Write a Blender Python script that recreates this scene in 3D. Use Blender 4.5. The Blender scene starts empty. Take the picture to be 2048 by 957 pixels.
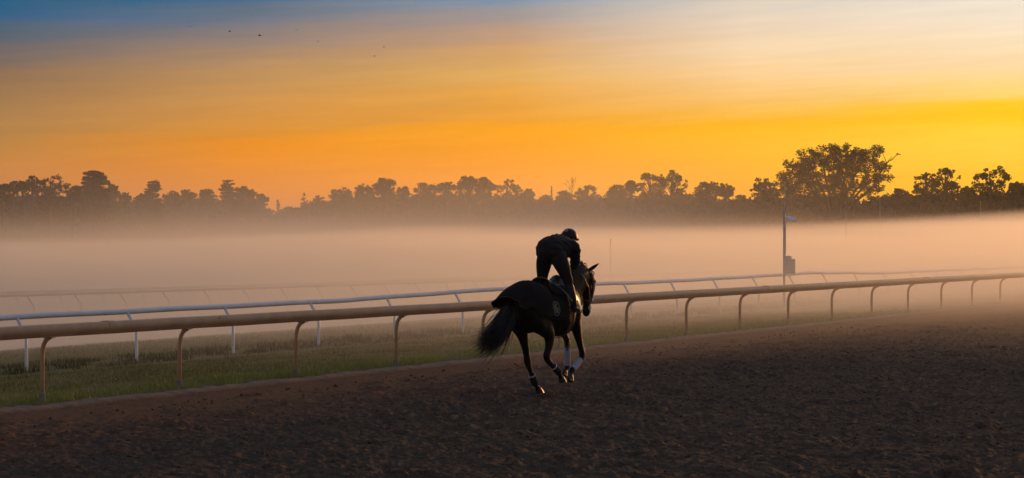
import bpy, bmesh, math, random
import numpy as np
from mathutils import Vector, Matrix

R = math.radians
sc = bpy.context.scene
col = sc.collection

# ------------------------------------------------------------------ camera
cam_data = bpy.data.cameras.new('camera')
cam_data.lens = 70.0
cam_data.sensor_width = 36.0
cam_data.clip_start = 0.5
cam_data.clip_end = 5000.0
cam = bpy.data.objects.new('camera', cam_data)
col.objects.link(cam)
cam.location = (0.0, 0.0, 2.3)
cam.rotation_euler = (R(90.0 - 0.324), 0.0, 0.0)
sc.camera = cam

# ------------------------------------------------------------------ render settings, exposure
sc.view_settings.view_transform = 'Standard'
sc.view_settings.look = 'None'
sc.view_settings.exposure = 0.0
sc.view_settings.gamma = 1.0
sc.render.engine = 'CYCLES'
sc.cycles.max_bounces = 8
sc.cycles.diffuse_bounces = 2
sc.cycles.glossy_bounces = 2
sc.cycles.transparent_max_bounces = 8
sc.cycles.volume_bounces = 2
sc.cycles.volume_step_rate = 1.0
sc.cycles.volume_max_steps = 256
sc.cycles.use_denoising = True


def srgb(r, g, b):
    out = []
    for c in (r, g, b):
        c /= 255.0
        out.append(c / 12.92 if c <= 0.04045 else ((c + 0.055) / 1.055) ** 2.4)
    return tuple(out) + (1.0,)


# ------------------------------------------------------------------ node helper
class NT:
    def __init__(self, tree):
        self.t = tree
        self.n = tree.nodes
        self.l = tree.links

    def new(self, kind, **kw):
        nd = self.n.new(kind)
        for k, v in kw.items():
            setattr(nd, k, v)
        return nd

    def put(self, sock, v):
        if v is None:
            return
        if hasattr(v, 'is_linked'):
            self.l.new(v, sock)
        else:
            if isinstance(v, (tuple, list)) and len(v) == 4 and len(sock.default_value) == 3:
                v = v[:3]
            sock.default_value = v

    def math(self, op, a, b=None, c=None, clamp=False):
        nd = self.new('ShaderNodeMath', operation=op, use_clamp=clamp)
        for i, v in enumerate((a, b, c)):
            self.put(nd.inputs[i], v)
        return nd.outputs[0]

    def smooth(self, v, lo, hi, a=0.0, b=1.0, kind='SMOOTHSTEP'):
        nd = self.new('ShaderNodeMapRange', interpolation_type=kind)
        for i, x in enumerate((v, lo, hi, a, b)):
            self.put(nd.inputs[i], x)
        return nd.outputs[0]

    def mix(self, f, a, b, mode='MIX'):
        nd = self.new('ShaderNodeMix', data_type='RGBA', blend_type=mode)
        self.put(nd.inputs[0], f)
        self.put(nd.inputs[6], a)
        self.put(nd.inputs[7], b)
        return nd.outputs[2]

    def noise(self, vec, scale, detail=3.0, rough=0.55, dist=0.0, dims='3D'):
        nd = self.new('ShaderNodeTexNoise', noise_dimensions=dims)
        self.put(nd.inputs['Vector'], vec)
        nd.inputs['Scale'].default_value = scale
        nd.inputs['Detail'].default_value = detail
        nd.inputs['Roughness'].default_value = rough
        nd.inputs['Distortion'].default_value = dist
        return nd.outputs[0]

    def ramp(self, fac, stops, interp='LINEAR'):
        nd = self.new('ShaderNodeValToRGB')
        cr = nd.color_ramp
        cr.interpolation = interp
        while len(cr.elements) < len(stops):
            cr.elements.new(0.5)
        for e, (p, c) in zip(cr.elements, stops):
            e.position = p
            e.color = c
        self.put(nd.inputs[0], fac)
        return nd.outputs[0]

    def sep(self, v):
        nd = self.new('ShaderNodeSeparateXYZ')
        self.put(nd.inputs[0], v)
        return nd.outputs

    def comb(self, x, y, z):
        nd = self.new('ShaderNodeCombineXYZ')
        for i, v in enumerate((x, y, z)):
            self.put(nd.inputs[i], v)
        return nd.outputs[0]


# ------------------------------------------------------------------ world: dawn sky, by direction
world = bpy.data.worlds.new('World')
sc.world = world
world.use_nodes = True
world.node_tree.nodes.clear()
w = NT(world.node_tree)
tc = w.new('ShaderNodeTexCoord')
vx, vy, vz = w.sep(tc.outputs['Generated'])
azim = w.math('MULTIPLY', w.math('ARCTAN2', vx, vy), 180 / math.pi)
elev = w.math('MULTIPLY', w.math('ARCSINE', vz), 180 / math.pi)
# thin stretched cloud streaks bend the bands of colour a little
stre = w.comb(w.math('MULTIPLY', azim, 0.045), w.math('SUBTRACT', elev, w.math('MULTIPLY', azim, 0.05)), 0.0)
n1 = w.math('SUBTRACT', w.noise(stre, 0.55, 4.0, 0.6), 0.5)
n2 = w.math('SUBTRACT', w.noise(stre, 2.9, 6.0, 0.72), 0.5)
el2 = w.math('ADD', elev, w.math('ADD', w.math('MULTIPLY', n1, 0.5), w.math('MULTIPLY', n2, 0.85)))
el2 = w.math('MAXIMUM', el2, 0.0)
fe = w.math('DIVIDE', el2, w.math('ADD', el2, 8.0))


def fpos(e):
    return e / (e + 8.0)


def column(low, high):
    """low: (picture-row as tenths of elevation, colour); high: wider sky above"""
    st = [(fpos(max(0.0, (456 - y) * 0.01439)), srgb(*c)) for y, c in low]
    st += [(fpos(e), srgb(*c)) for e, c in high]
    st.sort(key=lambda s: s[0])
    return w.ramp(fe, st)


ZEN = (106, 118, 138)
cL = column([(456, (170, 100, 45)), (355, (205, 125, 48)), (300, (186, 128, 58)), (240, (170, 126, 76)), (170, (145, 112, 80)),
             (110, (106, 102, 104)), (75, (78, 98, 114)), (35, (42, 95, 135)), (0, (28, 95, 125))],
            [(13, (44, 92, 130)), (35, (84, 104, 134)), (90, ZEN)])
cLM = column([(456, (222, 122, 20)), (370, (232, 132, 6)), (290, (238, 142, 0)), (265, (218, 142, 42)), (210, (206, 146, 76)),
              (150, (188, 142, 90)), (95, (150, 128, 112)), (45, (112, 118, 130)), (20, (92, 112, 130)), (0, (55, 105, 145))],
             [(13, (62, 104, 140)), (35, (88, 108, 136)), (90, ZEN)])
cM = column([(456, (250, 150, 0)), (350, (255, 154, 0)), (256, (252, 162, 0)), (238, (238, 158, 44)), (190, (232, 164, 70)),
             (150, (226, 172, 92)), (90, (205, 158, 112)), (45, (172, 152, 140)), (15, (148, 150, 156)), (0, (122, 144, 168))],
            [(13, (100, 130, 156)), (35, (98, 114, 140)), (90, ZEN)])
cRM = column([(456, (255, 168, 0)), (370, (255, 172, 5)), (290, (255, 184, 18)), (248, (255, 182, 0)), (225, (250, 188, 72)),
              (190, (248, 196, 118)), (150, (250, 208, 150)), (105, (246, 214, 172)), (55, (236, 212, 184)), (0, (218, 208, 194))],
             [(13, (176, 186, 192)), (35, (110, 122, 144)), (90, ZEN)])
cR = column([(456, (255, 178, 0)), (355, (255, 188, 12)), (300, (255, 206, 52)), (265, (255, 206, 44)), (240, (255, 198, 0)),
             (215, (255, 200, 26)), (195, (255, 212, 112)), (150, (252, 216, 160)), (90, (248, 224, 188)), (0, (236, 228, 214))],
            [(13, (214, 214, 208)), (35, (116, 130, 150)), (90, ZEN)])
cS = column([(456, (150, 110, 70)), (300, (150, 118, 88)), (100, (96, 104, 122))],
            [(13, (108, 116, 136)), (35, (106, 116, 138)), (90, ZEN)])
cO = column([(456, (150, 126, 118)), (300, (160, 136, 128)), (100, (148, 136, 136))],
            [(13, (132, 128, 138)), (35, (108, 118, 138)), (90, ZEN)])


def f(a, b):
    return w.smooth(azim, a, b, kind='LINEAR')


sky = w.mix(w.smooth(azim, -150.0, -60.0), cO, cS)
sky = w.mix(w.smooth(azim, -60.0, -15.5), sky, cL)
sky = w.mix(w.smooth(azim, -14.5, -7.5, kind='LINEAR'), sky, cLM)
sky = w.mix(w.smooth(azim, -7.5, 0.0, kind='LINEAR'), sky, cM)
sky = w.mix(w.smooth(azim, 0.0, 6.7, kind='LINEAR'), sky, cRM)
sky = w.mix(w.smooth(azim, 6.7, 13.6, kind='LINEAR'), sky, cR)
sky = w.mix(w.smooth(azim, 38.0, 85.0), sky, cS)
sky = w.mix(w.smooth(azim, 85.0, 150.0), sky, cO)
fine = w.noise(w.comb(w.math('MULTIPLY', azim, 0.16), w.math('MULTIPLY', w.math('SUBTRACT', elev, w.math('MULTIPLY', azim, 0.055)), 2.4), 0.0), 1.0, 6.0, 0.62)
gain = w.smooth(fine, 0.25, 0.75, 0.95, 1.08, 'LINEAR')
sky = w.mix(1.0, sky, w.comb(gain, gain, gain), 'MULTIPLY')
bg = w.new('ShaderNodeBackground')
w.l.new(sky, bg.inputs['Color'])
bg.inputs['Strength'].default_value = 1.0
wo = w.new('ShaderNodeOutputWorld')
w.l.new(bg.outputs[0], wo.inputs['Surface'])

# ------------------------------------------------------------------ sun: low, behind the mist, to the right of the frame
SUN_AZ, SUN_EL = 28.0, 3.3
sun_data = bpy.data.lights.new('sun', 'SUN')
sun_data.energy = 3.3
sun_data.angle = R(8.0)
sun_data.color = (1.0, 0.44, 0.13)
sun = bpy.data.objects.new('sun', sun_data)
col.objects.link(sun)
sdir = Vector((math.sin(R(SUN_AZ)) * math.cos(R(SUN_EL)), math.cos(R(SUN_AZ)) * math.cos(R(SUN_EL)), math.sin(R(SUN_EL))))
sun.rotation_euler = sdir.to_track_quat('Z', 'Y').to_euler()
sun.location = (60, 60, 40)


# ------------------------------------------------------------------ object helpers
def tag(o, label=None, cat=None, group=None, kind=None):
    if label: o['label'] = label
    if cat: o['category'] = cat
    if group: o['group'] = group
    if kind: o['kind'] = kind
    return o


def empty(name, loc=(0, 0, 0), rz=0.0, **kw):
    o = bpy.data.objects.new(name, None)
    col.objects.link(o)
    o.empty_display_size = 0.2
    o.location = loc
    o.rotation_euler = (0, 0, rz)
    return tag(o, **kw)


def link(name, me, parent=None, **kw):
    o = bpy.data.objects.new(name, me)
    col.objects.link(o)
    if parent is not None:
        o.parent = parent
    return tag(o, **kw)


class MB:
    """collects vertices and faces, then links them as one mesh object"""

    def __init__(self):
        self.v = []
        self.f = []

    def add(self, vs, fs):
        k = len(self.v)
        self.v += [tuple(p) for p in vs]
        self.f += [tuple(i + k for i in q) for q in fs]

    def tube(self, pts, rad, seg=10, cap=True, flat=1.0, up=None):
        pts = [Vector(p) for p in pts]
        if not hasattr(rad, '__len__'):
            rad = [rad] * len(pts)
        k = len(self.v)
        a = None
        for i, p in enumerate(pts):
            if i == 0: t = pts[1] - pts[0]
            elif i == len(pts) - 1: t = pts[-1] - pts[-2]
            else: t = (pts[i + 1] - pts[i]).normalized() + (pts[i] - pts[i - 1]).normalized()
            t.normalize()
            if a is None:
                ref = Vector(up) if up else (Vector((0, 0, 1)) if abs(t.z) < 0.9 else Vector((1, 0, 0)))
            else:
                ref = a
            a = (ref - t * ref.dot(t)).normalized()
            b = t.cross(a)
            for j in range(seg):
                th = 2 * math.pi * j / seg
                self.v.append(tuple(p + a * (math.cos(th) * rad[i]) + b * (math.sin(th) * rad[i] * flat)))
        for i in range(len(pts) - 1):
            for j in range(seg):
                j2 = (j + 1) % seg
                self.f.append((k + i * seg + j, k + i * seg + j2, k + (i + 1) * seg + j2, k + (i + 1) * seg + j))
        if cap:
            self.f.append(tuple(k + j for j in reversed(range(seg))))
            self.f.append(tuple(k + (len(pts) - 1) * seg + j for j in range(seg)))

    def prism(self, prof, a, b, ax, up=Vector((0, 0, 1))):
        """profile (t, z) swept from a to b; ax is the direction of +t"""
        a, b, ax = Vector(a), Vector(b), Vector(ax)
        n = len(prof)
        vs = [a + ax * t + up * z for t, z in prof] + [b + ax * t + up * z for t, z in prof]
        fs = [(i, (i + 1) % n, n + (i + 1) % n, n + i) for i in range(n)]
        fs += [tuple(reversed(range(n))), tuple(range(n, 2 * n))]
        self.add(vs, fs)

    def box(self, c, s, rot=None):
        c = Vector(c)
        vs = []
        for x in (-.5, .5):
            for y in (-.5, .5):
                for z in (-.5, .5):
                    p = Vector((x * s[0], y * s[1], z * s[2]))
                    if rot is not None: p = rot @ p
                    vs.append(c + p)
        self.add(vs, [(0, 1, 3, 2), (4, 6, 7, 5), (0, 4, 5, 1), (2, 3, 7, 6), (0, 2, 6, 4), (1, 5, 7, 3)])

    def mesh(self, name, m, smooth=True, fix=True):
        me = bpy.data.meshes.new(name)
        me.from_pydata(self.v, [], self.f)
        if fix:
            bm = bmesh.new()
            bm.from_mesh(me)
            bmesh.ops.recalc_face_normals(bm, faces=bm.faces)
            bm.to_mesh(me)
            bm.free()
        if smooth:
            me.shade_smooth()
            if smooth == 'auto':
                me.set_sharp_from_angle(angle=R(35))
        if m is not None:
            me.materials.append(m)
        me.update()
        return me

    def build(self, name, m, parent=None, smooth='auto', **kw):
        return link(name, self.mesh(name, m, smooth), parent, **kw)


def fast_mesh(name, verts, faces, m, smooth=True, k=None):
    """numpy arrays to a mesh; faces all have the same corner count"""
    me = bpy.data.meshes.new(name)
    nv, nf, c = len(verts), len(faces), faces.shape[1]
    me.vertices.add(nv)
    me.vertices.foreach_set('co', np.ascontiguousarray(verts, dtype=np.float32).ravel())
    me.loops.add(nf * c)
    me.loops.foreach_set('vertex_index', np.ascontiguousarray(faces, dtype=np.int32).ravel())
    me.polygons.add(nf)
    me.polygons.foreach_set('loop_start', np.arange(0, nf * c, c, dtype=np.int32))
    me.polygons.foreach_set('use_smooth', np.full(nf, smooth, dtype=bool))
    me.update(calc_edges=True)
    if m is not None:
        me.materials.append(m)
    return me


def material(name, color=(0.5, 0.5, 0.5, 1), rough=0.7, metal=0.0, spec=0.5, build=None):
    m = bpy.data.materials.new(name)
    m.use_nodes = True
    m.node_tree.nodes.clear()
    t = NT(m.node_tree)
    b = t.new('ShaderNodeBsdfPrincipled')
    o = t.new('ShaderNodeOutputMaterial')
    t.l.new(b.outputs[0], o.inputs['Surface'])
    b.inputs['Base Color'].default_value = color
    b.inputs['Roughness'].default_value = rough
    b.inputs['Metallic'].default_value = metal
    b.inputs['Specular IOR Level'].default_value = spec
    if build:
        build(t, b, o)
    return m


def varied(c1, c2, scale, rough=(0.6, 0.8), bump=0.0, bscale=None, detail=4.0, coord='Object', **kw):
    def bld(t, b, o):
        tcn = t.new('ShaderNodeTexCoord')
        v = tcn.outputs[coord]
        n = t.noise(v, scale, detail, 0.6)
        t.l.new(t.mix(t.smooth(n, 0.35, 0.65), c1, c2), b.inputs['Base Color'])
        t.l.new(t.smooth(n, 0.3, 0.7, rough[0], rough[1], 'LINEAR'), b.inputs['Roughness'])
        if bump:
            n2_ = t.noise(v, bscale or scale * 4, 4.0, 0.6)
            bp = t.new('ShaderNodeBump')
            bp.inputs['Strength'].default_value = 1.0
            bp.inputs['Distance'].default_value = bump
            t.l.new(n2_, bp.inputs['Height'])
            t.l.new(bp.outputs[0], b.inputs['Normal'])
    return bld


# ------------------------------------------------------------------ numpy gradient noise
_rng = np.random.RandomState(7)
_perm = np.tile(_rng.permutation(256), 3)
_gr = np.stack([np.cos(np.arange(256) * 2.39996), np.sin(np.arange(256) * 2.39996)], 1)


def perlin(x, y):
    xi = np.floor(x).astype(int); yi = np.floor(y).astype(int)
    xf = x - xi; yf = y - yi
    u = xf * xf * xf * (xf * (xf * 6 - 15) + 10); v = yf * yf * yf * (yf * (yf * 6 - 15) + 10)

    def g(ix, iy, fx, fy):
        h = _perm[(_perm[ix & 255] + iy) & 255]
        return _gr[h, 0] * fx + _gr[h, 1] * fy
    a = g(xi, yi, xf, yf); b = g(xi + 1, yi, xf - 1, yf)
    c = g(xi, yi + 1, xf, yf - 1); d = g(xi + 1, yi + 1, xf - 1, yf - 1)
    return (a + u * (b - a)) * (1 - v) + (c + u * (d - c)) * v


def fbm(x, y, octs=4, gain=0.5):
    s = 0; a = 1.0
    for i in range(octs):
        s = s + a * perlin(x * 2 ** i + 17.3 * i, y * 2 ** i + 5.1 * i)
        a *= gain
    return s


def sstep(x, a, b):
    t = np.clip((x - a) / (b - a), 0, 1)
    return t * t * (3 - 2 * t)


# ------------------------------------------------------------------ layout: the rail line is the axis of the place
P0 = np.array([-6.199, 26.2605])
ANG = 31.1
D = np.array([math.sin(R(ANG)), math.cos(R(ANG))])      # along the rails
N = np.array([-math.cos(R(ANG)), math.sin(R(ANG))])     # away from the dirt, to the turf
STEP = 2.749


def su(s, u):
    return P0[0] + D[0] * s + N[0] * u, P0[1] + D[1] * s + N[1] * u


def terrain(u):
    u = np.asarray(u, dtype=float)
    return -0.02 - 0.09 * sstep(u, 0.5, 5.0) - 1.0 * sstep(u, 8.0, 22.0)


def su_to_mat(t, pos):
    """shader: signed distance u from the rail line and run s along it"""
    x, y, z = t.sep(pos)
    dx = t.math('SUBTRACT', x, float(P0[0])); dy = t.math('SUBTRACT', y, float(P0[1]))
    u = t.math('ADD', t.math('MULTIPLY', dx, float(N[0])), t.math('MULTIPLY', dy, float(N[1])))
    s = t.math('ADD', t.math('MULTIPLY', dx, float(D[0])), t.math('MULTIPLY', dy, float(D[1])))
    return s, u, z


def grid_mesh(name, S, U, zfun, m):
    SS, UU = np.meshgrid(S, U)
    X, Y = su(SS, UU)
    Z = zfun(SS, UU, X, Y)
    verts = np.stack([X.ravel(), Y.ravel(), Z.ravel()], 1)
    nu, ns = SS.shape
    idx = np.arange(nu * ns).reshape(nu, ns)
    a = idx[:-1, :-1].ravel(); b = idx[:-1, 1:].ravel(); c = idx[1:, 1:].ravel(); d = idx[1:, :-1].ravel()
    return fast_mesh(name, verts, np.stack([a, b, c, d], 1), m)


def steps(a, b, h0, grow, hmax):
    out = [a]; h = h0
    sg = 1 if b > a else -1
    while (b - out[-1]) * sg > h:
        out.append(out[-1] + sg * h)
        h = min(h * grow, hmax)
    out.append(b)
    return out


# ------------------------------------------------------------------ ground
def grass_build(t, b, o):
    g = t.new('ShaderNodeNewGeometry')
    s, u, z = su_to_mat(t, g.outputs['Position'])
    v = t.comb(t.math('MULTIPLY', s, 0.35), u, 0.0)
    n = t.noise(v, 0.9, 5.0, 0.65)
    fine = t.noise(g.outputs['Position'], 14.0, 4.0, 0.7)
    c = t.mix(t.smooth(n, 0.3, 0.7), (0.15, 0.135, 0.034, 1), (0.26, 0.20, 0.056, 1))
    c = t.mix(t.smooth(fine, 0.35, 0.7), c, (0.20, 0.165, 0.065, 1))
    verge = t.smooth(t.math('ABSOLUTE', t.math('ADD', u, 0.15)), 0.15, 0.55, 1.0, 0.0)
    c = t.mix(t.math('MULTIPLY', verge, 0.85), c, (0.14, 0.10, 0.075, 1))
    t.l.new(c, b.inputs['Base Color'])
    bp = t.new('ShaderNodeBump')
    bp.inputs['Strength'].default_value = 1.0
    bp.inputs['Distance'].default_value = 0.04
    t.l.new(fine, bp.inputs['Height'])
    t.l.new(bp.outputs[0], b.inputs['Normal'])


m_ground = material('turf_ground', rough=0.95, spec=0.2, build=grass_build)
S = sorted(set([-500.0] + steps(-30, -480, 4, 1.3, 60) + steps(-30, 80, 0.6, 1.0, 0.6) + steps(80, 760, 1, 1.15, 40)))
U = sorted(set([-560.0] + steps(-30, -540, 4, 1.3, 60) + steps(-30, -0.6, 2, 1.0, 2) + steps(-0.6, 30, 0.18, 1.02, 0.8) + steps(30, 620, 1, 1.15, 40)))


def ground_z(s, u, x, y):
    zz = terrain(u) + 0.02 * fbm(x * 0.5, y * 0.5, 3) * sstep(u, -0.2, 1.5)
    return np.where(u < -0.75, -0.22, zz - 0.14 * sstep(-u, 0.45, 0.75))


link('ground', grid_mesh('ground', S, U, ground_z, m_ground), label='turf ground stretching to the trees in the mist', kind='structure')


def dirt_build(t, b, o):
    g = t.new('ShaderNodeNewGeometry')
    p = g.outputs['Position']
    s, u, z = su_to_mat(t, p)
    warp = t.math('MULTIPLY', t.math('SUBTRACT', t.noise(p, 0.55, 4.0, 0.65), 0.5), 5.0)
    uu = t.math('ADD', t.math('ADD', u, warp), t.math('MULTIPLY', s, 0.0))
    red_glow_zone = t.smooth(uu, -5.2, -2.0)  # redder soil towards the rail, with some of the mist's glow painted in
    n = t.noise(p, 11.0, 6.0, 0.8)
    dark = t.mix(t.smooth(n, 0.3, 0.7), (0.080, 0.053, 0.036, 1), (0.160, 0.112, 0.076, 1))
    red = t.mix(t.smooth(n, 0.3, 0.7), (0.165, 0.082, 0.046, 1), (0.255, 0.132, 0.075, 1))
    c = t.mix(red_glow_zone, dark, red)
    n3 = t.noise(p, 45.0, 3.0, 0.7)
    c = t.mix(t.smooth(n3, 0.62, 0.8, 0.0, 0.45), c, (0.30, 0.22, 0.15, 1))
    c = t.mix(t.smooth(n3, 0.4, 0.22, 0.0, 0.7), c, (0.020, 0.016, 0.014, 1))
    edge = t.smooth(u, -0.92, -0.72)
    c = t.mix(t.math('MULTIPLY', edge, 0.9), c, (0.42, 0.28, 0.19, 1))
    t.l.new(c, b.inputs['Base Color'])
    bp = t.new('ShaderNodeBump')
    bp.inputs['Strength'].default_value = 1.0
    bp.inputs['Distance'].default_value = 0.04
    t.l.new(t.noise(p, 34.0, 5.0, 0.8), bp.inputs['Height'])
    t.l.new(bp.outputs[0], b.inputs['Normal'])


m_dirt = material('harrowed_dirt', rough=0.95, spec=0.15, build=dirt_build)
S = sorted(set(steps(-9, -60, 0.05, 1.06, 6) + steps(-9, 12, 0.032, 1.0, 0.032) + steps(12, 60, 0.033, 1.006, 0.16) + steps(60, 420, 0.3, 1.08, 8)))
U = sorted(set([-0.42] + steps(-0.5, -14.5, 0.034, 1.0, 0.034) + steps(-14.5, -42, 0.05, 1.06, 2)))


def dirt_z(s, u, x, y):
    rough = sstep(-u, 1.0, 4.0)
    z = 0.026 * fbm(x * 1.3, y * 1.3, 3) * (0.4 + 0.6 * rough)
    rid = 1 - np.abs(fbm(x * 3.7 + 0.4 * perlin(x * 2, y * 2), y * 3.7, 3, 0.55)) * 2
    z += 0.019 * np.clip(rid, -0.5, 1) * rough
    cl = np.clip(fbm(x * 9.0, y * 9.0, 2, 0.6), -0.2, 0.8)
    z += (0.006 + 0.007 * rough) * cl
    z += (0.006 + 0.016 * rough) * fbm(x * 13, y * 13, 2, 0.8)
    dent = np.clip(-perlin(x * 2.1 + 40, y * 2.1) - 0.28, 0, 1)
    z -= 0.12 * dent * rough
    crumbs = np.clip(perlin(x * 17 + 9, y * 17) - 0.25, 0, 1)
    z += 0.034 * crumbs * (0.3 + 0.7 * rough)
    z += 0.010 * rough * np.sin(u * 2 * np.pi / 0.16 + 1.5 * perlin(s * 0.4, u * 0.6)) * (0.5 + perlin(s * 0.25 + 8, u * 0.5))
    hp = np.random.RandomState(4)
    for _ in range(420):
        hs, hu = hp.uniform(-8, 26), hp.uniform(-13, -1.6)
        d2 = ((s - hs) / 0.10) ** 2 + ((u - hu) / 0.075) ** 2
        m_ = d2 < 6
        z[m_] += (-0.055 * np.exp(-d2[m_]) + 0.030 * np.exp(-(np.sqrt(d2[m_]) - 1.5) ** 2 * 4))
    z += 0.05 * sstep(u, -0.95, -0.7) * (1 + 0.35 * perlin(s * 0.9, s * 0.1) + 0.5 * perlin(s * 5.0, u * 5.0)) - 0.07 * sstep(u, -0.55, -0.42)
    return z - 0.01


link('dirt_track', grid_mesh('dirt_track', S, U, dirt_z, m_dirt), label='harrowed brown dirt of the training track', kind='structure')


# loose clods thrown up by the harrow, lying on the dirt
cr_ = np.random.RandomState(31)
ico = np.array([(0, 0, 1), (.89, 0, .45), (.28, .85, .45), (-.72, .53, .45), (-.72, -.53, .45), (.28, -.85, .45), (.72, .53, -.45), (-.28, .85, -.45), (-.89, 0, -.45), (-.28, -.85, -.45), (.72, -.53, -.45), (0, 0, -1)])
icf = np.array([(0, 1, 2), (0, 2, 3), (0, 3, 4), (0, 4, 5), (0, 5, 1), (1, 6, 2), (2, 7, 3), (3, 8, 4), (4, 9, 5), (5, 10, 1), (6, 7, 2), (7, 8, 3), (8, 9, 4), (9, 10, 5), (10, 6, 1), (11, 7, 6), (11, 8, 7), (11, 9, 8), (11, 10, 9), (11, 6, 10)])
nc = 9000
cs_ = cr_.uniform(-9, 24, nc); cu_ = cr_.uniform(-14, -1.4, nc)
keep = perlin(cs_ * .8, cu_ * 1.1 + 7) > cr_.uniform(-.5, .25, nc)
cs_, cu_ = cs_[keep], cu_[keep]
nc = len(cs_)
cx_, cy_ = su(cs_, cu_)
cz_ = 0.026 * fbm(cx_ * 1.3, cy_ * 1.3, 3) + 0.004
rad = 0.008 + 0.022 * cr_.uniform(0, 1, nc) ** 3.0
vv = ico[None] * rad[:, None, None] * cr_.uniform(0.6, 1.25, (nc, 12, 1)) * np.array([1, 1, .75])
vv += np.stack([cx_, cy_, cz_], 1)[:, None]
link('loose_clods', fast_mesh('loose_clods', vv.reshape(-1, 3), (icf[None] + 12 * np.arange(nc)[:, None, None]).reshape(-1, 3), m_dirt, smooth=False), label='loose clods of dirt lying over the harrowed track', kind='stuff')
# ------------------------------------------------------------------ picture-to-place helper (a point at a known distance)
def at(px, py, dist):
    return Vector(((px - 1024.0) / 3982.0 * dist, dist, 2.3 - (py - 456.0) / 3982.0 * dist))


# ------------------------------------------------------------------ brown training-track rail
def tan_build(t, b, o):
    varied((0.54, 0.32, 0.17, 1), (0.64, 0.39, 0.21, 1), 3.0, (0.35, 0.55), 0.0015, 30)(t, b, o)
    base = b.inputs['Base Color'].links[0].from_socket
    g = t.new('ShaderNodeNewGeometry')
    x, y, z = t.sep(g.outputs['Position'])
    s, u, _ = su_to_mat(t, g.outputs['Position'])
    scuff = t.noise(t.comb(t.math('MULTIPLY', s, 3.0), u, t.math('MULTIPLY', z, 40.0)), 1.0, 5.0, 0.75)
    mud = t.noise(g.outputs['Position'], 22.0, 4.0, 0.8)
    c = t.mix(t.smooth(scuff, 0.60, 0.72, 0.0, 0.55), base, (0.80, 0.66, 0.50, 1))
    c = t.mix(t.smooth(mud, 0.60, 0.70, 0.0, 0.75), c, (0.16, 0.10, 0.06, 1))
    t.l.new(c, b.inputs['Base Color'])


m_tan = material('tan_painted_metal', rough=0.42, metal=0.0, spec=0.5, build=tan_build)
m_sleeve = material('weathered_concrete', rough=0.9, build=varied((0.20, 0.16, 0.13, 1), (0.30, 0.25, 0.21, 1), 9.0, (0.8, 0.95), 0.004, 40))
m_orange = material('orange_reflector', (0.65, 0.16, 0.02, 1), 0.3)
m_white = material('white_rail_plastic', rough=0.3, spec=0.5, build=varied((0.74, 0.75, 0.80, 1), (0.84, 0.85, 0.88, 1), 2.0, (0.28, 0.5)))
NV = Vector((N[0], N[1], 0.0)); DV = Vector((D[0], D[1], 0.0)); UP = Vector((0, 0, 1))


def interp(x, tab):
    xs, ys = zip(*tab)
    return float(np.interp(x, xs, ys))


fence = empty('rail_fence', (*su(0, 0), 0), label='long tan metal running rail with curved posts along the dirt edge', cat='rail fence')
fz = [(-4, 0.0), (0, 0.0), (5.6, -0.05), (16, -0.14), (24, -0.16)]
PROF = [(-.045, .868), (-.088, .925), (-.094, .995), (-.078, 1.024), (-.05, 1.033), (.045, 1.033), (.072, 1.026), (.088, 1.006),
        (.096, .985), (.099, .945), (.088, .922), (.040, .866)]
FO = 0.15                                              # how far the rail overhangs the dirt


def rail_pt(n):
    p = DV * (n * STEP) - NV * FO
    p.z = interp(n, fz)
    return p


pm = MB()
pm.tube([(0, 0, -0.25), (0, 0, 0.60), (0.008, 0, 0.68), (0.028, 0, 0.755), (0.062, 0, 0.81), (0.105, 0, 0.845), (0.155, 0, 0.862)], 0.031, 14)
post_me = pm.mesh('post', m_tan)
bm_ = MB()
bm_.box((0.135, 0, 0.862), (0.13, 0.09, 0.022)); bm_.box((0.075, 0, 0.845), (0.05, 0.02, 0.05))
brk_me = bm_.mesh('bracket', m_tan, smooth=False)
sm_ = MB(); sm_.tube([(0, 0, -0.2), (0, 0, 0.11), (0, 0, 0.125)], [0.043, 0.041, 0.033], 14)
slv_me = sm_.mesh('post_sleeve', m_sleeve)
rz_post = math.atan2(-N[1], -N[0])                       # local +x leans over the dirt
for n in range(-3, 24):
    x_, y_ = DV.x * n * STEP, DV.y * n * STEP
    p = link('post', post_me, fence)
    p.location = (x_, y_, interp(n, fz)); p.rotation_euler = (0, 0, rz_post + R(random.uniform(-2, 2)))
    q = link('bracket', brk_me, p)
    q2 = link('post_sleeve', slv_me, p)
for k in range(7):
    a_, b_ = -3.6 + k * 4.0, -3.6 + (k + 1) * 4.0
    mb = MB()
    prev = None
    cuts = np.linspace(a_, b_, 9)
    kk = len(PROF)
    vs = []
    for c_ in cuts:
        off = 0.004 if c_ in (cuts[0], cuts[-1]) else 0.0
        base = rail_pt(c_ + (0.0015 if c_ == cuts[0] else (-0.0015 if c_ == cuts[-1] else 0)))
        sag = -0.006 * math.sin((c_ % 1.0) * math.pi)
        vs += [base - NV * t_ + UP * (z_ + sag) for t_, z_ in PROF]
    fs = []
    for i in range(len(cuts) - 1):
        for j in range(kk):
            fs.append((i * kk + j, i * kk + (j + 1) % kk, (i + 1) * kk + (j + 1) % kk, (i + 1) * kk + j))
    fs += [tuple(range(kk)), tuple(reversed(range((len(cuts) - 1) * kk, len(cuts) * kk)))]
    mb.add(vs, fs)
    sec = mb.build('rail', m_tan, fence)
    # sleeve over the joint
    jp = rail_pt(b_)
    mb = MB()
    big = [(t_ * 1.05, 0.945 + (z_ - 0.945) * 1.06) for t_, z_ in PROF]
    mb.prism(big, jp - DV * 0.07, jp + DV * 0.07, -NV)
    mb.build('joint_sleeve', m_tan, sec)
mb = MB()
rp = rail_pt(1.22)
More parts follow.
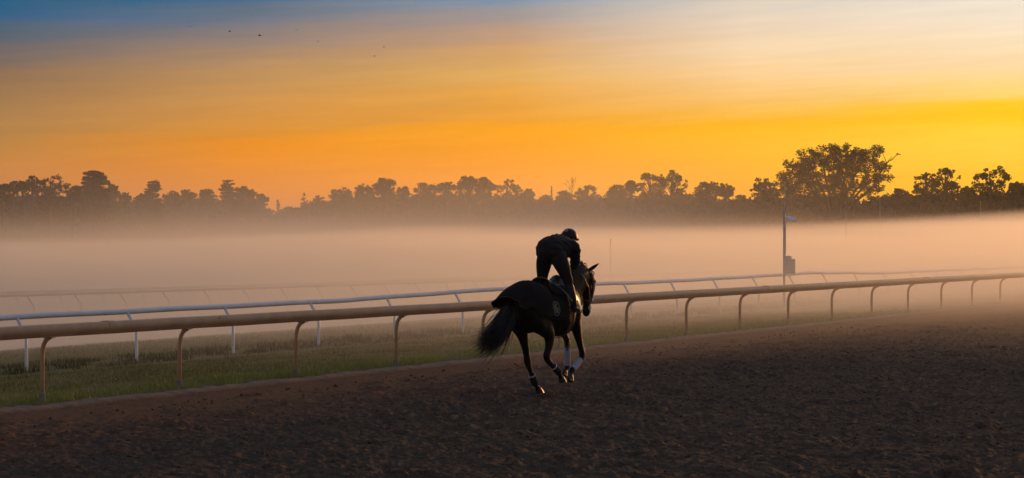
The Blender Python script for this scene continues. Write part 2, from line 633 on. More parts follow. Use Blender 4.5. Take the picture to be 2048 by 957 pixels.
mb.box(rp - NV * 0.09 + UP * 0.985, (0.03, 0.012, 0.05), Matrix.Rotation(math.atan2(-N[0], N[1]) , 3, 'Z'))
mb.build('reflector', m_orange, fence, label='small orange reflector on the rail')

# ------------------------------------------------------------------ white turf-course rail behind it
W0 = Vector((-8.1862, 33.559, 0.0)); WD = Vector((1.414, 2.3535, 0.0)); WN = Vector((-WD.y, WD.x, 0)).normalized()
wfence = empty('rail_fence', (W0.x, W0.y, -0.1), label='white tubular running rail with angled arms, just behind the tan rail', cat='rail fence')
wz = [(-4, .79), (0, .79), (3.4, .775), (5, .83), (6.5, .872), (8, .84), (9.1, .825), (10.8, .835), (12.7, .86), (14, .79), (15, .73), (17.5, .707), (21, .667), (27, .65)]
WO = 0.24


def wpt(n, o=WO):
    p = WD * n + WN * o
    p.z = interp(n, wz) + 0.1 + 0.004 * math.sin(n * 5.1)
    return p


for k in range(10):
    a_, b_ = -3.4 + k * 3.0, -3.4 + (k + 1) * 3.0
    mb = MB()
    mb.tube([wpt(c_) for c_ in np.linspace(a_ + .0015, b_ - .0015, 25)], 0.049, 14)
    sec = mb.build('rail', m_white, wfence)
    mb = MB(); mb.tube([wpt(b_ - 0.02), wpt(b_ + 0.02)], 0.053, 14)
    mb.build('joint_sleeve', m_white, sec)
for n in range(-3, 26):
    top = wpt(n); g0 = WD * n; g0.z = 0.0
    tilt = random.uniform(-0.012, 0.012)
    mb = MB()
    k0 = g0 + UP * (top.z * 0.60)
    mb.tube([g0 - UP * 0.3, g0 + UP * 0.1, k0 + WD.normalized() * tilt, k0 + UP * 0.05 + WN * 0.02, top - UP * 0.015 - WN * 0.02], [0.030, 0.030, 0.027, 0.026, 0.024], 12)
    mb.build('post', m_white, wfence)

# ------------------------------------------------------------------ two far rails across the infield, faint in the mist
m_far_grey = material('far_rail_grey', rough=0.6, build=varied((0.20, 0.19, 0.20, 1), (0.28, 0.26, 0.27, 1), 2.0, (0.5, 0.7)))  # far rails coloured darker than white so they read against the bright mist


def far_rail(x0, y0, dx, dy, zt, zg, n0, n1, lab, curve):
    root = empty('rail_fence', (x0, y0, zg), label=lab, cat='rail fence')
    h = zt - zg
    nd = Vector((-dy, dx, 0)).normalized()

    def pt(n):
        return Vector((dx * n, dy * n, h)) + nd * (curve * n * n)
    for a_ in range(n0, n1, 5):
        mb = MB(); mb.tube([pt(c_) for c_ in np.linspace(a_ + .003, a_ + 5 - .003, 11)], 0.05, 8)
        mb.build('rail', m_far_grey, root)
    for n in range(n0, n1):
        t_ = pt(n); g_ = Vector((t_.x, t_.y, -0.2)) - nd * -0.0 + Vector((0.30, -0.15, 0)) * 1.0
        mb = MB(); mb.tube([g_, Vector((g_.x, g_.y, h * 0.55)), t_ - UP * 0.02], 0.030, 8)
        mb.build('post', m_far_grey, root)


far_rail(-17.93, 73.58, 1.3963, 1.6197, -0.195, -1.1, -6, 24, 'faint white rail across the infield, the nearer of the two in the mist', 0.006)
far_rail(-20.6, 82.0, 1.43, 1.66, -0.37, -1.1, -6, 24, 'faintest white rail deep in the mist, behind the other far rail', 0.006)

# ------------------------------------------------------------------ timing pole with solar panel and cabinet
m_grey = material('galvanised_steel', rough=0.5, metal=0.0, build=varied((0.55, 0.50, 0.46, 1), (0.64, 0.58, 0.54, 1), 6.0, (0.4, 0.6)))
m_cab = material('pale_grey_cabinet', rough=0.5, build=varied((0.55, 0.53, 0.52, 1), (0.62, 0.60, 0.58, 1), 4.0, (0.45, 0.6)))
m_panel = material('pale_panel_reflection', rough=0.5, build=varied((0.78, 0.75, 0.72, 1), (0.84, 0.82, 0.80, 1), 3.0, (0.45, 0.6)))  # bright reflection on panel and glass put into a pale base colour
m_dark = material('dark_glass', (0.02, 0.025, 0.05, 1), 0.15)
PX, PY = 7.97, 58.3
pole = empty('solar_pole', (PX, PY, -0.1), label='grey steel pole with a tilted solar panel and box behind the rails', cat='pole')
mb = MB(); mb.tube([(0, 0, -0.2), (0, 0, 2.84)], 0.036, 12); mb.build('post', m_grey, pole)
mb = MB(); mb.tube([(0.02, 0, 2.80), (0.02, 0, 3.75)], 0.006, 6); mb.tube([(0.02, 0, 2.83), (0.02, 0, 2.9)], 0.014, 6); mb.build('antenna', m_grey, pole)
mb = MB(); mb.tube([(-0.05, 0, 2.86), (0.0, 0, 2.90), (0.06, 0, 2.87)], 0.018, 8); mb.tube([(0, 0, 2.8), (0, 0, 2.9)], 0.02, 8); mb.build('sensor_head', m_grey, pole)
rt = Matrix.Rotation(R(16), 3, 'Y') @ Matrix.Rotation(R(26), 3, 'X')
def slab(o_, a_, b_, th_):
    o_, a_, b_ = Vector(o_), Vector(a_), Vector(b_)
    n_ = a_.cross(b_).normalized() * th_
    mb_ = MB()
    mb_.add([o_, o_ + a_, o_ + a_ + b_, o_ + b_, o_ + n_, o_ + a_ + n_, o_ + a_ + b_ + n_, o_ + b_ + n_],
            [(0, 3, 2, 1), (4, 5, 6, 7), (0, 1, 5, 4), (1, 2, 6, 5), (2, 3, 7, 6), (3, 0, 4, 7)])
    return mb_


pa, pb = Vector((0.215, 0.10, 0.0)), Vector((0.15, -0.24, -0.135))
sp = slab((0.02, 0.06, 2.745), pa, pb, 0.022).build('solar_panel', m_panel, pole, smooth=False)
nn_ = pa.cross(pb).normalized()
slab(Vector((0.02, 0.06, 2.745)) + pa * 0.05 + pb * 0.05 - nn_ * 0.004, pa * 0.9, pb * 0.9, 0.030).build('panel_glass', m_panel, sp, smooth=False)
mb = MB(); mb.tube([(0.0, 0, 2.52), (0.16, 0.03, 2.66)], 0.014, 8); mb.tube([(0, 0, 2.70), (0.1, 0.02, 2.70)], 0.016, 8); mb.build('panel_bracket', m_grey, pole)
mb = MB(); mb.box((0.155, -0.02, 1.27), (0.31, 0.17, 0.44)); cb = mb.build('cabinet', m_cab, pole, smooth=False)
mb = MB(); mb.box((0.155, -0.112, 1.27), (0.27, 0.012, 0.40)); dr = mb.build('cabinet_door', m_cab, cb, smooth=False)
mb = MB(); mb.box((0.12, -0.02, 1.535), (0.16, 0.13, 0.085)); mb.build('junction_box', m_cab, pole, smooth=False)
mb = MB(); mb.tube([(0.03, 0, 1.58), (0.045, 0, 1.7), (0.04, 0, 2.5)], 0.009, 6); mb.build('conduit', m_grey, pole)


def thin_pole(px, ytop, dist, zg, r, lab, cap=True):
    p = at(px, ytop, dist)
    root = empty('pole', (p.x, p.y, zg), label=lab, cat='pole', group='faint poles in the mist')
    h = p.z - zg
    mb = MB(); mb.tube([(0, 0, -0.3), (0, 0, h * 0.5), (0, 0, h)], [r, r * 0.85, r * 0.7], 10); mb.build('post', m_far_grey, root)
    mb = MB(); mb.tube([(0, 0, h), (0, 0, h + 0.06)], [r * 1.6, r * 0.8], 10); mb.build('cap', m_far_grey, root)


thin_pole(1221, 480, 108.0, -1.1, 0.045, 'faint pale pole in the mist just right of the horse')
thin_pole(1692, 426, 150.0, -1.1, 0.035, 'thin pole below the big oak, standing out of the mist')
thin_pole(1760, 396, 165.0, -1.1, 0.035, 'tall faint pole at the right foot of the big oak')
thin_pole(1961, 404, 170.0, -1.1, 0.03, 'faint pole below the rightmost round tree')

# ------------------------------------------------------------------ trees
m_bark = material('bark', rough=0.95, build=varied((0.040, 0.032, 0.026, 1), (0.075, 0.060, 0.048, 1), 3.0, (0.9, 1.0)))
m_leaf = material('broad_leaves', rough=0.75, spec=0.2, build=varied((0.030, 0.040, 0.014, 1), (0.060, 0.072, 0.026, 1), 0.6, (0.7, 0.9)))
m_needle = material('pine_needles', rough=0.8, spec=0.2, build=varied((0.022, 0.034, 0.018, 1), (0.042, 0.058, 0.028, 1), 0.6, (0.7, 0.9)))
TR = np.random.RandomState(11)


def leaf_quads(centres, radii, per, size, flat=1.0, rs=TR):
    """leaf-sized quads scattered through each clump (dense heart, ragged rim)"""
    V = []
    for (c, r) in zip(centres, radii):
        k = max(6, int(per * (r if np.isscalar(r) else r) ** 1.6))
        d = rs.normal(size=(k, 3)); d /= np.linalg.norm(d, axis=1)[:, None]
        rr = r * rs.uniform(0.1, 1.0, (k, 1)) ** 0.55 * rs.uniform(0.85, 1.12, (k, 1))
        p = np.asarray(c)[None] + d * rr * np.array([1, 1, 0.8 * flat])
        e1 = rs.normal(size=(k, 3)); e1 /= np.linalg.norm(e1, axis=1)[:, None]
        e2 = np.cross(e1, rs.normal(size=(k, 3))); e2 /= np.linalg.norm(e2, axis=1)[:, None]
        s1 = size * rs.uniform(0.5, 1.2, (k, 1)); s2 = s1 * rs.uniform(0.45, 0.9, (k, 1))
        V.append(np.stack([p - e1 * s1, p - e2 * s2, p + e1 * s1, p + e2 * s2], 1).reshape(-1, 3))
    V = np.concatenate(V)
    F = np.arange(len(V)).reshape(-1, 4)
    return V, F


def make_tree(px, ytop, wpx, dist, kind, lab, cat='tree', grp='trees along the far side of the infield', name=None, zbase=-1.1, seed=0, sparse=1.0):
    rs = np.random.RandomState(100 + seed)
    top = at(px, ytop, dist)
    h = top.z - zbase
    wd = wpx / 3982.0 * dist
    root = empty(name or {'pine': 'pine_tree', 'bare': 'bare_tree', 'spire': 'conifer_tree'}.get(kind, 'broadleaf_tree'), (top.x, top.y, zbase), label=lab, cat=cat, group=grp)
    tr = MB()
    cs, rads = [], []
    flat = 1.0
    if kind in ('round', 'open', 'oak'):
        nb = {'round': 58, 'open': 64, 'oak': 62}[kind]
        cr_h = min(h * 0.72, wd * (0.95 if kind != 'oak' else 0.72))
        zc = h - cr_h / 2
        tr.tube([(0, 0, -0.4), (0.05 * wd * rs.uniform(-1, 1), 0, h * 0.3), (0.04 * wd * rs.uniform(-1, 1), 0, zc), (0, 0, h - cr_h * 0.15)],
                [h * 0.028, h * 0.022, h * 0.014, h * 0.004], 8)
        base_r = wd * {'round': 0.095, 'open': 0.078, 'oak': 0.062}[kind]
        for i in range(nb):
            th = rs.uniform(0, 2 * math.pi)
            cz = rs.uniform(-1, 1)
            rad = math.sqrt(max(0, 1 - cz * cz)) * rs.uniform(0.35, 1.0) ** 0.4
            lump = rs.uniform(0.66, 1.0)
            c = np.array([math.cos(th) * rad * wd / 2 * lump, math.sin(th) * rad * wd / 2 * lump, zc + cz * cr_h / 2 * lump])
            r = base_r * rs.uniform(0.5, 1.5)
            c[2] = min(c[2], h - r * 0.7)
            cs.append(c); rads.append(r)
            if i % 3 == 0:
                st = np.array([0, 0, max(h * 0.25, zc - cr_h * 0.35 + (c[2] - zc) * 0.3)])
                md = st * 0.5 + c * 0.5 + np.array([0, 0, wd * 0.04])
                tr.tube([st, md, c], [h * 0.007, h * 0.004, h * 0.002], 5, cap=False)
        if kind == 'round':
            for i in range(6):
                cs.append(np.array([rs.uniform(-.2, .2) * wd, rs.uniform(-.2, .2) * wd, zc + rs.uniform(-.25, .3) * cr_h])); rads.append(wd * 0.2)
        if kind == 'open':
            for i in range(7):
                cs.append(np.array([rs.uniform(-.3, .3) * wd, rs.uniform(-.2, .2) * wd, zc + rs.uniform(-.6, .1) * cr_h])); rads.append(wd * 0.15)
        lim = max(zbase + 1.5, 0)
        # skirt of lower boughs
        for i in range(10 if kind != 'oak' else 22):
            cs.append(np.array([rs.uniform(-.42, .42) * wd, rs.uniform(-.3, .3) * wd, rs.uniform(0.18, 0.5) * (h - cr_h * (0.5))])); rads.append(wd * (0.13 if kind != 'oak' else 0.085))
    elif kind == 'pine':
        tr.tube([(0, 0, -0.4), (0, 0, h * 0.5), (0, 0, h - 0.3)], [h * 0.022, h * 0.014, h * 0.004], 8)
        lev = 17
        flat = 0.5
        for i in range(lev):
            f_ = i / (lev - 1)
            z = h * (0.30 + 0.69 * f_)
            reach = wd / 2 * (0.55 + 0.55 * math.sin(math.pi * (0.25 + 0.62 * f_))) * (1 - 0.35 * f_ ** 3)
            nbr = 8 if f_ < 0.9 else 4
            for j in range(nbr):
                th = rs.uniform(0, 2 * math.pi)
                L = reach * rs.uniform(0.5, 1.08)
                tip = np.array([math.cos(th) * L, math.sin(th) * L, z + rs.uniform(-.02, .035) * h])
                for q in (0.35, 0.68, 0.95):
                    cs.append(np.array([tip[0] * q, tip[1] * q, z - 0.01 * h + (tip[2] - z) * q])); rads.append(wd * (0.14 - 0.045 * q) * rs.uniform(.75, 1.2))
                tr.tube([(0, 0, z - 0.03 * h), tuple(tip)], [h * 0.007, h * 0.002], 4, cap=False)
    elif kind == 'spire':
        tr.tube([(0, 0, -0.4), (0, 0, h)], [h * 0.02, h * 0.003], 8)
        flat = 0.6
        for i in range(16):
            f_ = i / 15.0
            z = h * (0.25 + 0.74 * f_)
            reach = wd / 2 * (1 - f_) ** 0.75 + 0.02 * wd
            for j in range(5):
                th = rs.uniform(0, 2 * math.pi); L = reach * rs.uniform(0.3, 1.0)
                cs.append(np.array([math.cos(th) * L, math.sin(th) * L, z + rs.uniform(-.02, .02) * h])); rads.append(wd * 0.12 * (1.15 - 0.6 * f_))
    elif kind == 'bare':
        def br(p, d, L, r, lv):
            q = p + d * L
            tr.tube([p, (p + q) / 2 + Vector(rs.normal(size=3)) * L * 0.05, q], [r, r * 0.8, r * 0.55], 5, cap=False)
            if lv:
                for _ in range(3):
                    nd = (d + Vector(rs.normal(size=3)) * 0.42); nd.normalize()
                    br(q, nd, L * rs.uniform(0.5, 0.8), r * 0.55, lv - 1)
        br(Vector((0, 0, -0.4)), Vector((0.05, 0, 1)).normalized(), h * 0.52, h * 0.014, 0)
        br(Vector((0.05 * h * 0.5, 0, h * 0.5)), Vector((-0.12, 0, 1)).normalized(), h * 0.22, h * 0.010, 3)
        for i in range(6):
            cs.append(np.array([rs.uniform(-1, 1) * wd * .4, rs.uniform(-1, 1) * wd * .4, h * rs.uniform(.35, .6)])); rads.append(wd * 0.22)
    tr.build('trunk', m_bark, root, smooth=True)
    if kind == 'bare':
        V, F = leaf_quads(cs, rads, 12, 0.22, 1.0, rs)
    else:
        size = {'round': 0.17, 'open': 0.15, 'oak': 0.20, 'pine': 0.15, 'spire': 0.15}[kind]
        per = {'round': 170, 'open': 180, 'oak': 88, 'pine': 170, 'spire': 150}[kind] * sparse
        V, F = leaf_quads(cs, rads, per, size, flat, rs)
    V[:, 2] = np.minimum(V[:, 2], h)
    link('crown', fast_mesh('crown', V, F, m_needle if kind in ('pine', 'spire') else m_leaf, smooth=False), root)
    return root


def zdist(px):
    return float(np.interp(px, [-200, 0, 150, 300, 550, 1000, 1300, 1500, 1650, 2048, 2300], [215, 235, 255, 320, 415, 400, 330, 270, 235, 205, 195]))


TREES = [
    (-45, 360, 60, 'round', 'dark bushy tree cut by the left edge of the photo'),
    (5, 367, 36, 'round', 'small bushy tree at the far left end of the treeline'),
    (27, 362, 30, 'round', 'narrow round tree, second from the left edge'),
    (46, 361, 26, 'round', 'narrow tree just left of the airy spreading tree'),
    (66, 351, 34, 'open', 'thin airy tree crown left of the larger airy tree'),
    (102, 348, 70, 'open', 'airy spreading tree with see-through crown left of the tall pine'),
    (148, 371, 34, 'round', 'low dark tree in front of the tall pine on its left'),
    (187, 342, 74, 'pine', 'tall layered pine, the highest tree of the left third'),
    (222, 368, 52, 'round', 'bushy tree sloping down right of the tall pine'),
    (250, 385, 30, 'round', 'small tree at the left side of the first sky notch'),
    (282, 387, 34, 'round', 'small tree at the right side of the first sky notch'),
    (306, 362, 46, 'pine', 'lone round-topped pine right of the first sky notch'),
    (343, 381, 46, 'round', 'low tree directly right of the round-topped pine'),
    (376, 379, 50, 'round', 'broad low tree halfway between the two middle-left pines'),
    (414, 376, 38, 'round', 'low tree with a pointed tuft left of the leaning pine'),
    (455, 361, 42, 'pine', 'leaning wide-branched pine on the hazy left slope'),
    (490, 372, 66, 'round', 'broad hazy tree right of the leaning pine'),
    (524, 387, 30, 'round', 'last small tree before the deep orange gap'),
    (556, 400, 26, 'spire', 'tiny conifer standing alone inside the deep orange gap'),
    (580, 411, 46, 'round', 'very low hazy tree at the bottom of the orange gap'),
    (608, 386, 30, 'spire', 'pointed conifer at the right side of the orange gap'),
    (636, 391, 30, 'round', 'low hazy tree after the pointed conifer'),
    (682, 374, 52, 'round', 'hazy tree with uneven top, two left of the domed one'),
    (728, 366, 56, 'round', 'wide hazy tree left of the domed one'),
    (771, 354, 56, 'round', 'domed hazy tree rising highest left of the centre'),
    (806, 370, 34, 'round', 'small hazy tree on the right shoulder of the domed one'),
    (850, 365, 60, 'round', 'hazy tree rising towards the central crest'),
    (893, 361, 52, 'round', 'hazy tree left of the central crest of the wood'),
    (936, 350, 60, 'round', 'tall hazy tree forming the central crest of the wood'),
    (970, 354, 50, 'round', 'hazy tree on the right of the central crest'),
    (1014, 358, 62, 'open', 'hazy tree with light showing through, above the rider'),
    (1052, 376, 40, 'round', 'lower hazy tree up and right of the rider'),
    (1090, 389, 36, 'round', 'low tree at the small sky notch above the rider'),
    (1103, 373, 12, 'spire', 'slender little conifer spike above the rider'),
    (1130, 381, 42, 'round', 'low hazy tree below the bare twigs'),
    (1143, 358, 24, 'bare', 'bare dead tree with a few twigs above the wood'),
    (1175, 367, 56, 'open', 'flat-topped tree right of the bare dead tree'),
    (1232, 367, 50, 'round', 'round tree left of the tall feathery tree'),
    (1262, 361, 32, 'round', 'small tree touching the tall feathery tree'),
    (1300, 345, 66, 'open', 'left half of the tall feathery pair of crowns'),
    (1345, 340, 72, 'open', 'right half of the tall feathery pair of crowns'),
    (1414, 359, 54, 'round', 'dark round tree right of the feathery pair'),
    (1450, 366, 36, 'round', 'small dark tree at the left of the bright notch'),
    (1480, 389, 36, 'round', 'low tree in the bright notch before the oak'),
    (1530, 355, 62, 'round', 'dark rounded tree tucked against the left of the big oak'),
    (1800, 377, 56, 'round', 'low shrubby tree right of the big oak'),
    (1852, 345, 56, 'open', 'left crown of the round pair right of the oak'),
    (1890, 336, 66, 'open', 'right crown of the round pair right of the oak'),
    (1935, 372, 40, 'round', 'low tree between the round pair and the last dome'),
    (1978, 331, 92, 'open', 'domed open tree near the right edge of the photo'),
    (2034, 362, 44, 'round', 'dark tree at the right edge of the photo'),
    (2085, 345, 70, 'round', 'tree mostly cut off by the right edge of the photo'),
]
for i, (px, yt, wp, kind, lab) in enumerate(TREES):
    jit = TR.uniform(-9, 9)
    make_tree(px, yt, wp, zdist(px) + jit, kind, lab, seed=i)

# the big oak: a broad crown of several masses with gaps and a dead bough at its right
oz = 236.0
oak = empty('oak_tree', (at(1670, 456, oz).x, oz, -1.1), label='huge dark oak with ragged crown, the tallest tree, right of the pole', cat='tree', group='trees along the far side of the infield')
ors = np.random.RandomState(5)
tr = MB(); cs = []; rads = []
masses = [(1592, 345, 34, 30), (1612, 322, 34, 20), (1640, 318, 36, 22), (1668, 316, 38, 24), (1700, 318, 34, 26), (1735, 303, 26, 15), (1722, 325, 34, 22),
          (1600, 362, 40, 20), (1650, 352, 50, 24), (1700, 350, 48, 26), (1738, 345, 30, 30), (1764, 338, 15, 16), (1768, 356, 16, 9),
          (1752, 374, 18, 10), (1625, 385, 60, 22), (1690, 385, 60, 22), (1560, 378, 30, 14)]
ox = at(1670, 456, oz).x
tr.tube([(0, 0, -.5), (0.2, 0, 2.0), (0.0, 0, 4.2)], [0.55, 0.42, 0.34], 10)
for (mx, my, rx, ry) in masses:
    p = at(mx, my, oz)
    cx, cz = p.x - ox, p.z + 1.1
    rw, rh = rx / 3982 * oz, ry / 3982 * oz
    tr.tube([(0, 0, 3.6), (cx * 0.45, ors.uniform(-1, 1), 3.6 + (cz - 3.6) * 0.55), (cx, ors.uniform(-1, 1), cz)], [0.20, 0.13, 0.05], 6, cap=False)
    for k in range(max(9, int(rw * rh * 14))):
        a_ = ors.uniform(0, 2 * math.pi); q = ors.uniform(0, 1) ** 0.5
        c = np.array([cx + math.cos(a_) * q * rw, ors.uniform(-1, 1) * rw * 1.1, cz + math.sin(a_) * q * rh])
        cs.append(c); rads.append(ors.uniform(0.2, 0.68))
        if k % 2 == 0:
            tr.tube([(cx * .9, 0, cz - .1), tuple(c)], [0.045, 0.015], 4, cap=False)
pt_ = at(1793, 309, oz); b0 = at(1757, 352, oz); b1 = at(1772, 326, oz)
for tgt, rr in ((at(1796, 309, oz), .03), (at(1783, 314, oz), .025), (at(1762, 300, oz), .02), (at(1789, 318, oz), .02)):
    tr.tube([(b0.x - ox, 0, b0.z + 1.1), (b1.x - ox + ors.uniform(-.2, .2), 0, b1.z + 1.1), (tgt.x - ox, 0, tgt.z + 1.1)], [0.07, 0.05, rr], 5, cap=False)
cs.append(np.array([pt_.x - ox, 0, pt_.z + 1.1])); rads.append(0.22)
cs.append(np.array([pt_.x - ox + .35, 0, pt_.z + 1.05])); rads.append(0.16)
tr.build('trunk', m_bark, oak, smooth=True)
V, F = leaf_quads(cs, rads, 145, 0.12, 1.0, ors)
link('crown', fast_mesh('crown', V, F, m_leaf, smooth=False), oak)

# undergrowth and farther wood that fills in below the crowns
cs, rads = [], []
wr = np.random.RandomState(3)
tops = [(-300, 385), (0, 383), (140, 388), (240, 397), (262, 404), (290, 396), (420, 392), (520, 400), (545, 419), (580, 416), (620, 400), (700, 392), (900, 386),
        (1060, 392), (1090, 396), (1200, 390), (1380, 386), (1470, 392), (1495, 395), (1560, 385), (1700, 392), (1780, 385), (1940, 384), (2048, 380), (2300, 380)]
for px in np.arange(-1300, 3300, 3.6):
    for row in range(3):
        dd = zdist(px) + 4 + row * 7 + wr.uniform(-3, 3)
        ty = float(np.interp(px, *zip(*tops))) + wr.uniform(0, 7)
        if px < -60 or px > 2110:
            ty += -14 + 34 * float(perlin(np.array([px / 70.0 + row * 0.3]), np.array([2.5]))[0])
        hi = at(px, ty, dd).z
        for z in np.arange(-0.6, hi - 0.5, 1.25):
            r = wr.uniform(0.75, 1.35)
            if z + r > hi: r = max(0.5, hi - z)
            c = at(px + wr.uniform(-2, 2), 456, dd)
            cs.append(np.array([c.x, c.y, z + wr.uniform(-.3, .3)])); rads.append(r)
V, F = leaf_quads(cs, rads, 24, 0.30, 1.1, wr)
link('undergrowth', fast_mesh('undergrowth', V, F, m_leaf, smooth=False), label='dark mass of undergrowth filling in below the treeline', kind='stuff')

# ------------------------------------------------------------------ birds, specks high in the left of the sky
m_bird = material('dark_feathers', (0.03, 0.028, 0.03, 1), 0.8)
BIRDS = [(380, 54, .62, 'faintest bird speck, the leftmost of the flock'), (460, 64, 1.0, 'dark bird speck, second from the left of the flock'),
         (520, 72, 1.25, 'largest dark bird of the flock'), (593, 61, .8, 'small bird right of and above the largest one'),
         (636, 84, .7, 'tiny bird midway between the two sides of the flock'), (749, 113, .85, 'lowest bird of the flock'), (768, 95, .85, 'rightmost bird of the flock')]
for i, (px, py, s_, lab) in enumerate(BIRDS):
    p = at(px, py, 120.0 + 6 * i)
    mb = MB()
    mb.tube([(0, -.11, 0), (0, -.05, 0.005), (0, .03, 0), (0, .09, 0.01), (0, .12, 0.0)], [.006, .03, .036, .022, .006], 8)
    fl = random.uniform(0.2, 0.8)
    for sg in (-1, 1):
        mb.add([(0, .05, .01), (0, -.04, .01), (sg * .11, -.03, .01 + .11 * fl), (sg * .11, .04, .012 + .11 * fl), (sg * .21, -.02, .02 + .11 * fl), (sg * .2, .0, .02 + .11 * fl),
                (0, .05, .0), (0, -.04, .0), (sg * .11, -.03, .11 * fl), (sg * .11, .04, .002 + .11 * fl)],
               [(0, 1, 2, 3), (3, 2, 4, 5), (6, 9, 8, 7), (0, 3, 9, 6), (1, 7, 8, 2)])
    mb.add([(-.012, -.1, 0.0), (.012, -.1, 0.0), (.03, -.17, 0.0), (-.03, -.17, 0.0)], [(0, 1, 2, 3)])
    o = mb.build('bird', m_bird, smooth=False, label=lab, cat='bird', group='flock of birds high in the sky')
    o.location = p; o.scale = (s_ * 0.76,) * 3; o.rotation_euler = (R(random.uniform(-15, 15)), R(random.uniform(-20, 20)), R(random.uniform(30, 110)))

# ------------------------------------------------------------------ grass
def blade_build(t, b, o):
    g = t.new('ShaderNodeNewGeometry')
    s, u, z = su_to_mat(t, g.outputs['Position'])
    n = t.noise(g.outputs['Position'], 1.1, 4.0, 0.6)
    n2 = t.noise(g.outputs['Position'], 30.0, 2.0, 0.6)
    c = t.mix(t.smooth(n, 0.35, 0.65), (0.16, 0.16, 0.036, 1), (0.28, 0.22, 0.060, 1))
    edge = t.smooth(u, 2.2, 0.2)
    c = t.mix(t.math('MULTIPLY', edge, 0.85), c, (0.30, 0.33, 0.07, 1))
    long_ = t.math('MULTIPLY', t.smooth(u, 4.0, 4.8), t.smooth(u, 7.2, 6.2))
    c = t.mix(t.math('MULTIPLY', long_, 0.7), c, (0.055, 0.062, 0.024, 1))
    c = t.mix(t.smooth(n2, 0.55, 0.8, 0.0, 0.55), c, (0.28, 0.21, 0.08, 1))
    t.l.new(c, b.inputs['Base Color'])


m_blade = material('grass_blades', rough=0.7, spec=0.25, build=blade_build)
gr = np.random.RandomState(21)


def blades(n, s0, s1, u0, u1, h0, h1, w_, clump=0.0):
    s = gr.uniform(0, 1, n) ** 1.25 * (s1 - s0) + s0
    u = gr.uniform(u0, u1, n)
    if clump:
        keep = perlin(s * 1.3, u * 2.3) > clump * gr.uniform(-1, 1, n)
        s, u = s[keep], u[keep]; n = len(s)
    x, y = su(s, u)
    z = terrain(u) - 0.01
    h = gr.uniform(h0, h1, n) * (0.75 + 0.9 * np.clip(perlin(s * 0.8 + 3, u * 1.5) + 0.2, 0, 1))
    th = gr.uniform(0, np.pi, n)
    lean = gr.normal(0, 0.35, (n, 2)) * h[:, None]
    ww = w_ * (0.7 + 0.6 * gr.uniform(0, 1, n))
    a = np.stack([x - np.cos(th) * ww, y - np.sin(th) * ww, z], 1)
    b = np.stack([x + np.cos(th) * ww, y + np.sin(th) * ww, z], 1)
    c = np.stack([x + lean[:, 0], y + lean[:, 1], z + h], 1)
    return np.stack([a, b, c], 1).reshape(-1, 3)


V = np.concatenate([
    blades(85000, -9, 32, 0.15, 4.6, 0.03, 0.07, 0.006),
    blades(36000, -9, 42, 4.9, 6.6, 0.07, 0.15, 0.008, 0.2),
    blades(60000, -16, 44, 6.6, 16.0, 0.03, 0.07, 0.008),
    blades(30000, -8, 34, -0.12, 0.75, 0.04, 0.12, 0.006, 0.45),
    blades(3000, -8, 30, -0.3, 0.5, 0.08, 0.2, 0.005, 0.6),
    blades(5000, -8, 30, -0.75, -0.1, 0.05, 0.13, 0.006, 0.75),
])
link('grass', fast_mesh('grass', V, np.arange(len(V)).reshape(-1, 3), m_blade, smooth=False), label='turf grass blades between and behind the rails', kind='stuff')
# ------------------------------------------------------------------ bodies grown as one continuous surface
def loft(mb, rings, seg=20, up=(0, 0, 1), round_ends=True):
    """rings: (x, y, z, r_side, r_up); sides are taken across the run of the centre line; up fixes the other axis"""
    P = [Vector(r[:3]) for r in rings]
    rr = [(r[3], r[4]) for r in rings]
    if round_ends:
        t0 = (P[0] - P[1]).normalized(); t1 = (P[-1] - P[-2]).normalized()
        a = min(rr[0]); b = min(rr[-1])
        P = [P[0] + t0 * a * .75, P[0] + t0 * a * .5] + P + [P[-1] + t1 * b * .5, P[-1] + t1 * b * .75]
        rr = [(rr[0][0] * .35, rr[0][1] * .35), (rr[0][0] * .78, rr[0][1] * .78)] + rr + [(rr[-1][0] * .78, rr[-1][1] * .78), (rr[-1][0] * .35, rr[-1][1] * .35)]
    k = len(mb.v)
    upv = Vector(up)
    for i, p in enumerate(P):
        if i == 0: t = P[1] - P[0]
        elif i == len(P) - 1: t = P[-1] - P[-2]
        else: t = (P[i + 1] - P[i]).normalized() + (P[i] - P[i - 1]).normalized()
        t.normalize()
        a = (upv - t * upv.dot(t)).normalized()
        b = t.cross(a)
        for j in range(seg):
            th = 2 * math.pi * j / seg
            mb.v.append(tuple(p + a * math.cos(th) * rr[i][1] + b * math.sin(th) * rr[i][0]))
    n = len(P)
    for i in range(n - 1):
        for j in range(seg):
            j2 = (j + 1) % seg
            mb.f.append((k + i * seg + j, k + i * seg + j2, k + (i + 1) * seg + j2, k + (i + 1) * seg + j))
    mb.f.append(tuple(k + j for j in reversed(range(seg))))
    mb.f.append(tuple(k + (n - 1) * seg + j for j in range(seg)))


def dense(rings, n=4):
    """catmull-rom through the rings"""
    A = np.array(rings, dtype=float)
    A = np.vstack([2 * A[0] - A[1], A, 2 * A[-1] - A[-2]])
    out = []
    for i in range(1, len(A) - 2):
        for q in range(n):
            t = q / n
            p = 0.5 * ((2 * A[i]) + (-A[i - 1] + A[i + 1]) * t + (2 * A[i - 1] - 5 * A[i] + 4 * A[i + 1] - A[i + 2]) * t * t + (-A[i - 1] + 3 * A[i] - 3 * A[i + 1] + A[i + 2]) * t ** 3)
            p[3:] = np.maximum(p[3:], 0.004)
            out.append(tuple(p))
    out.append(tuple(A[-2]))
    return out


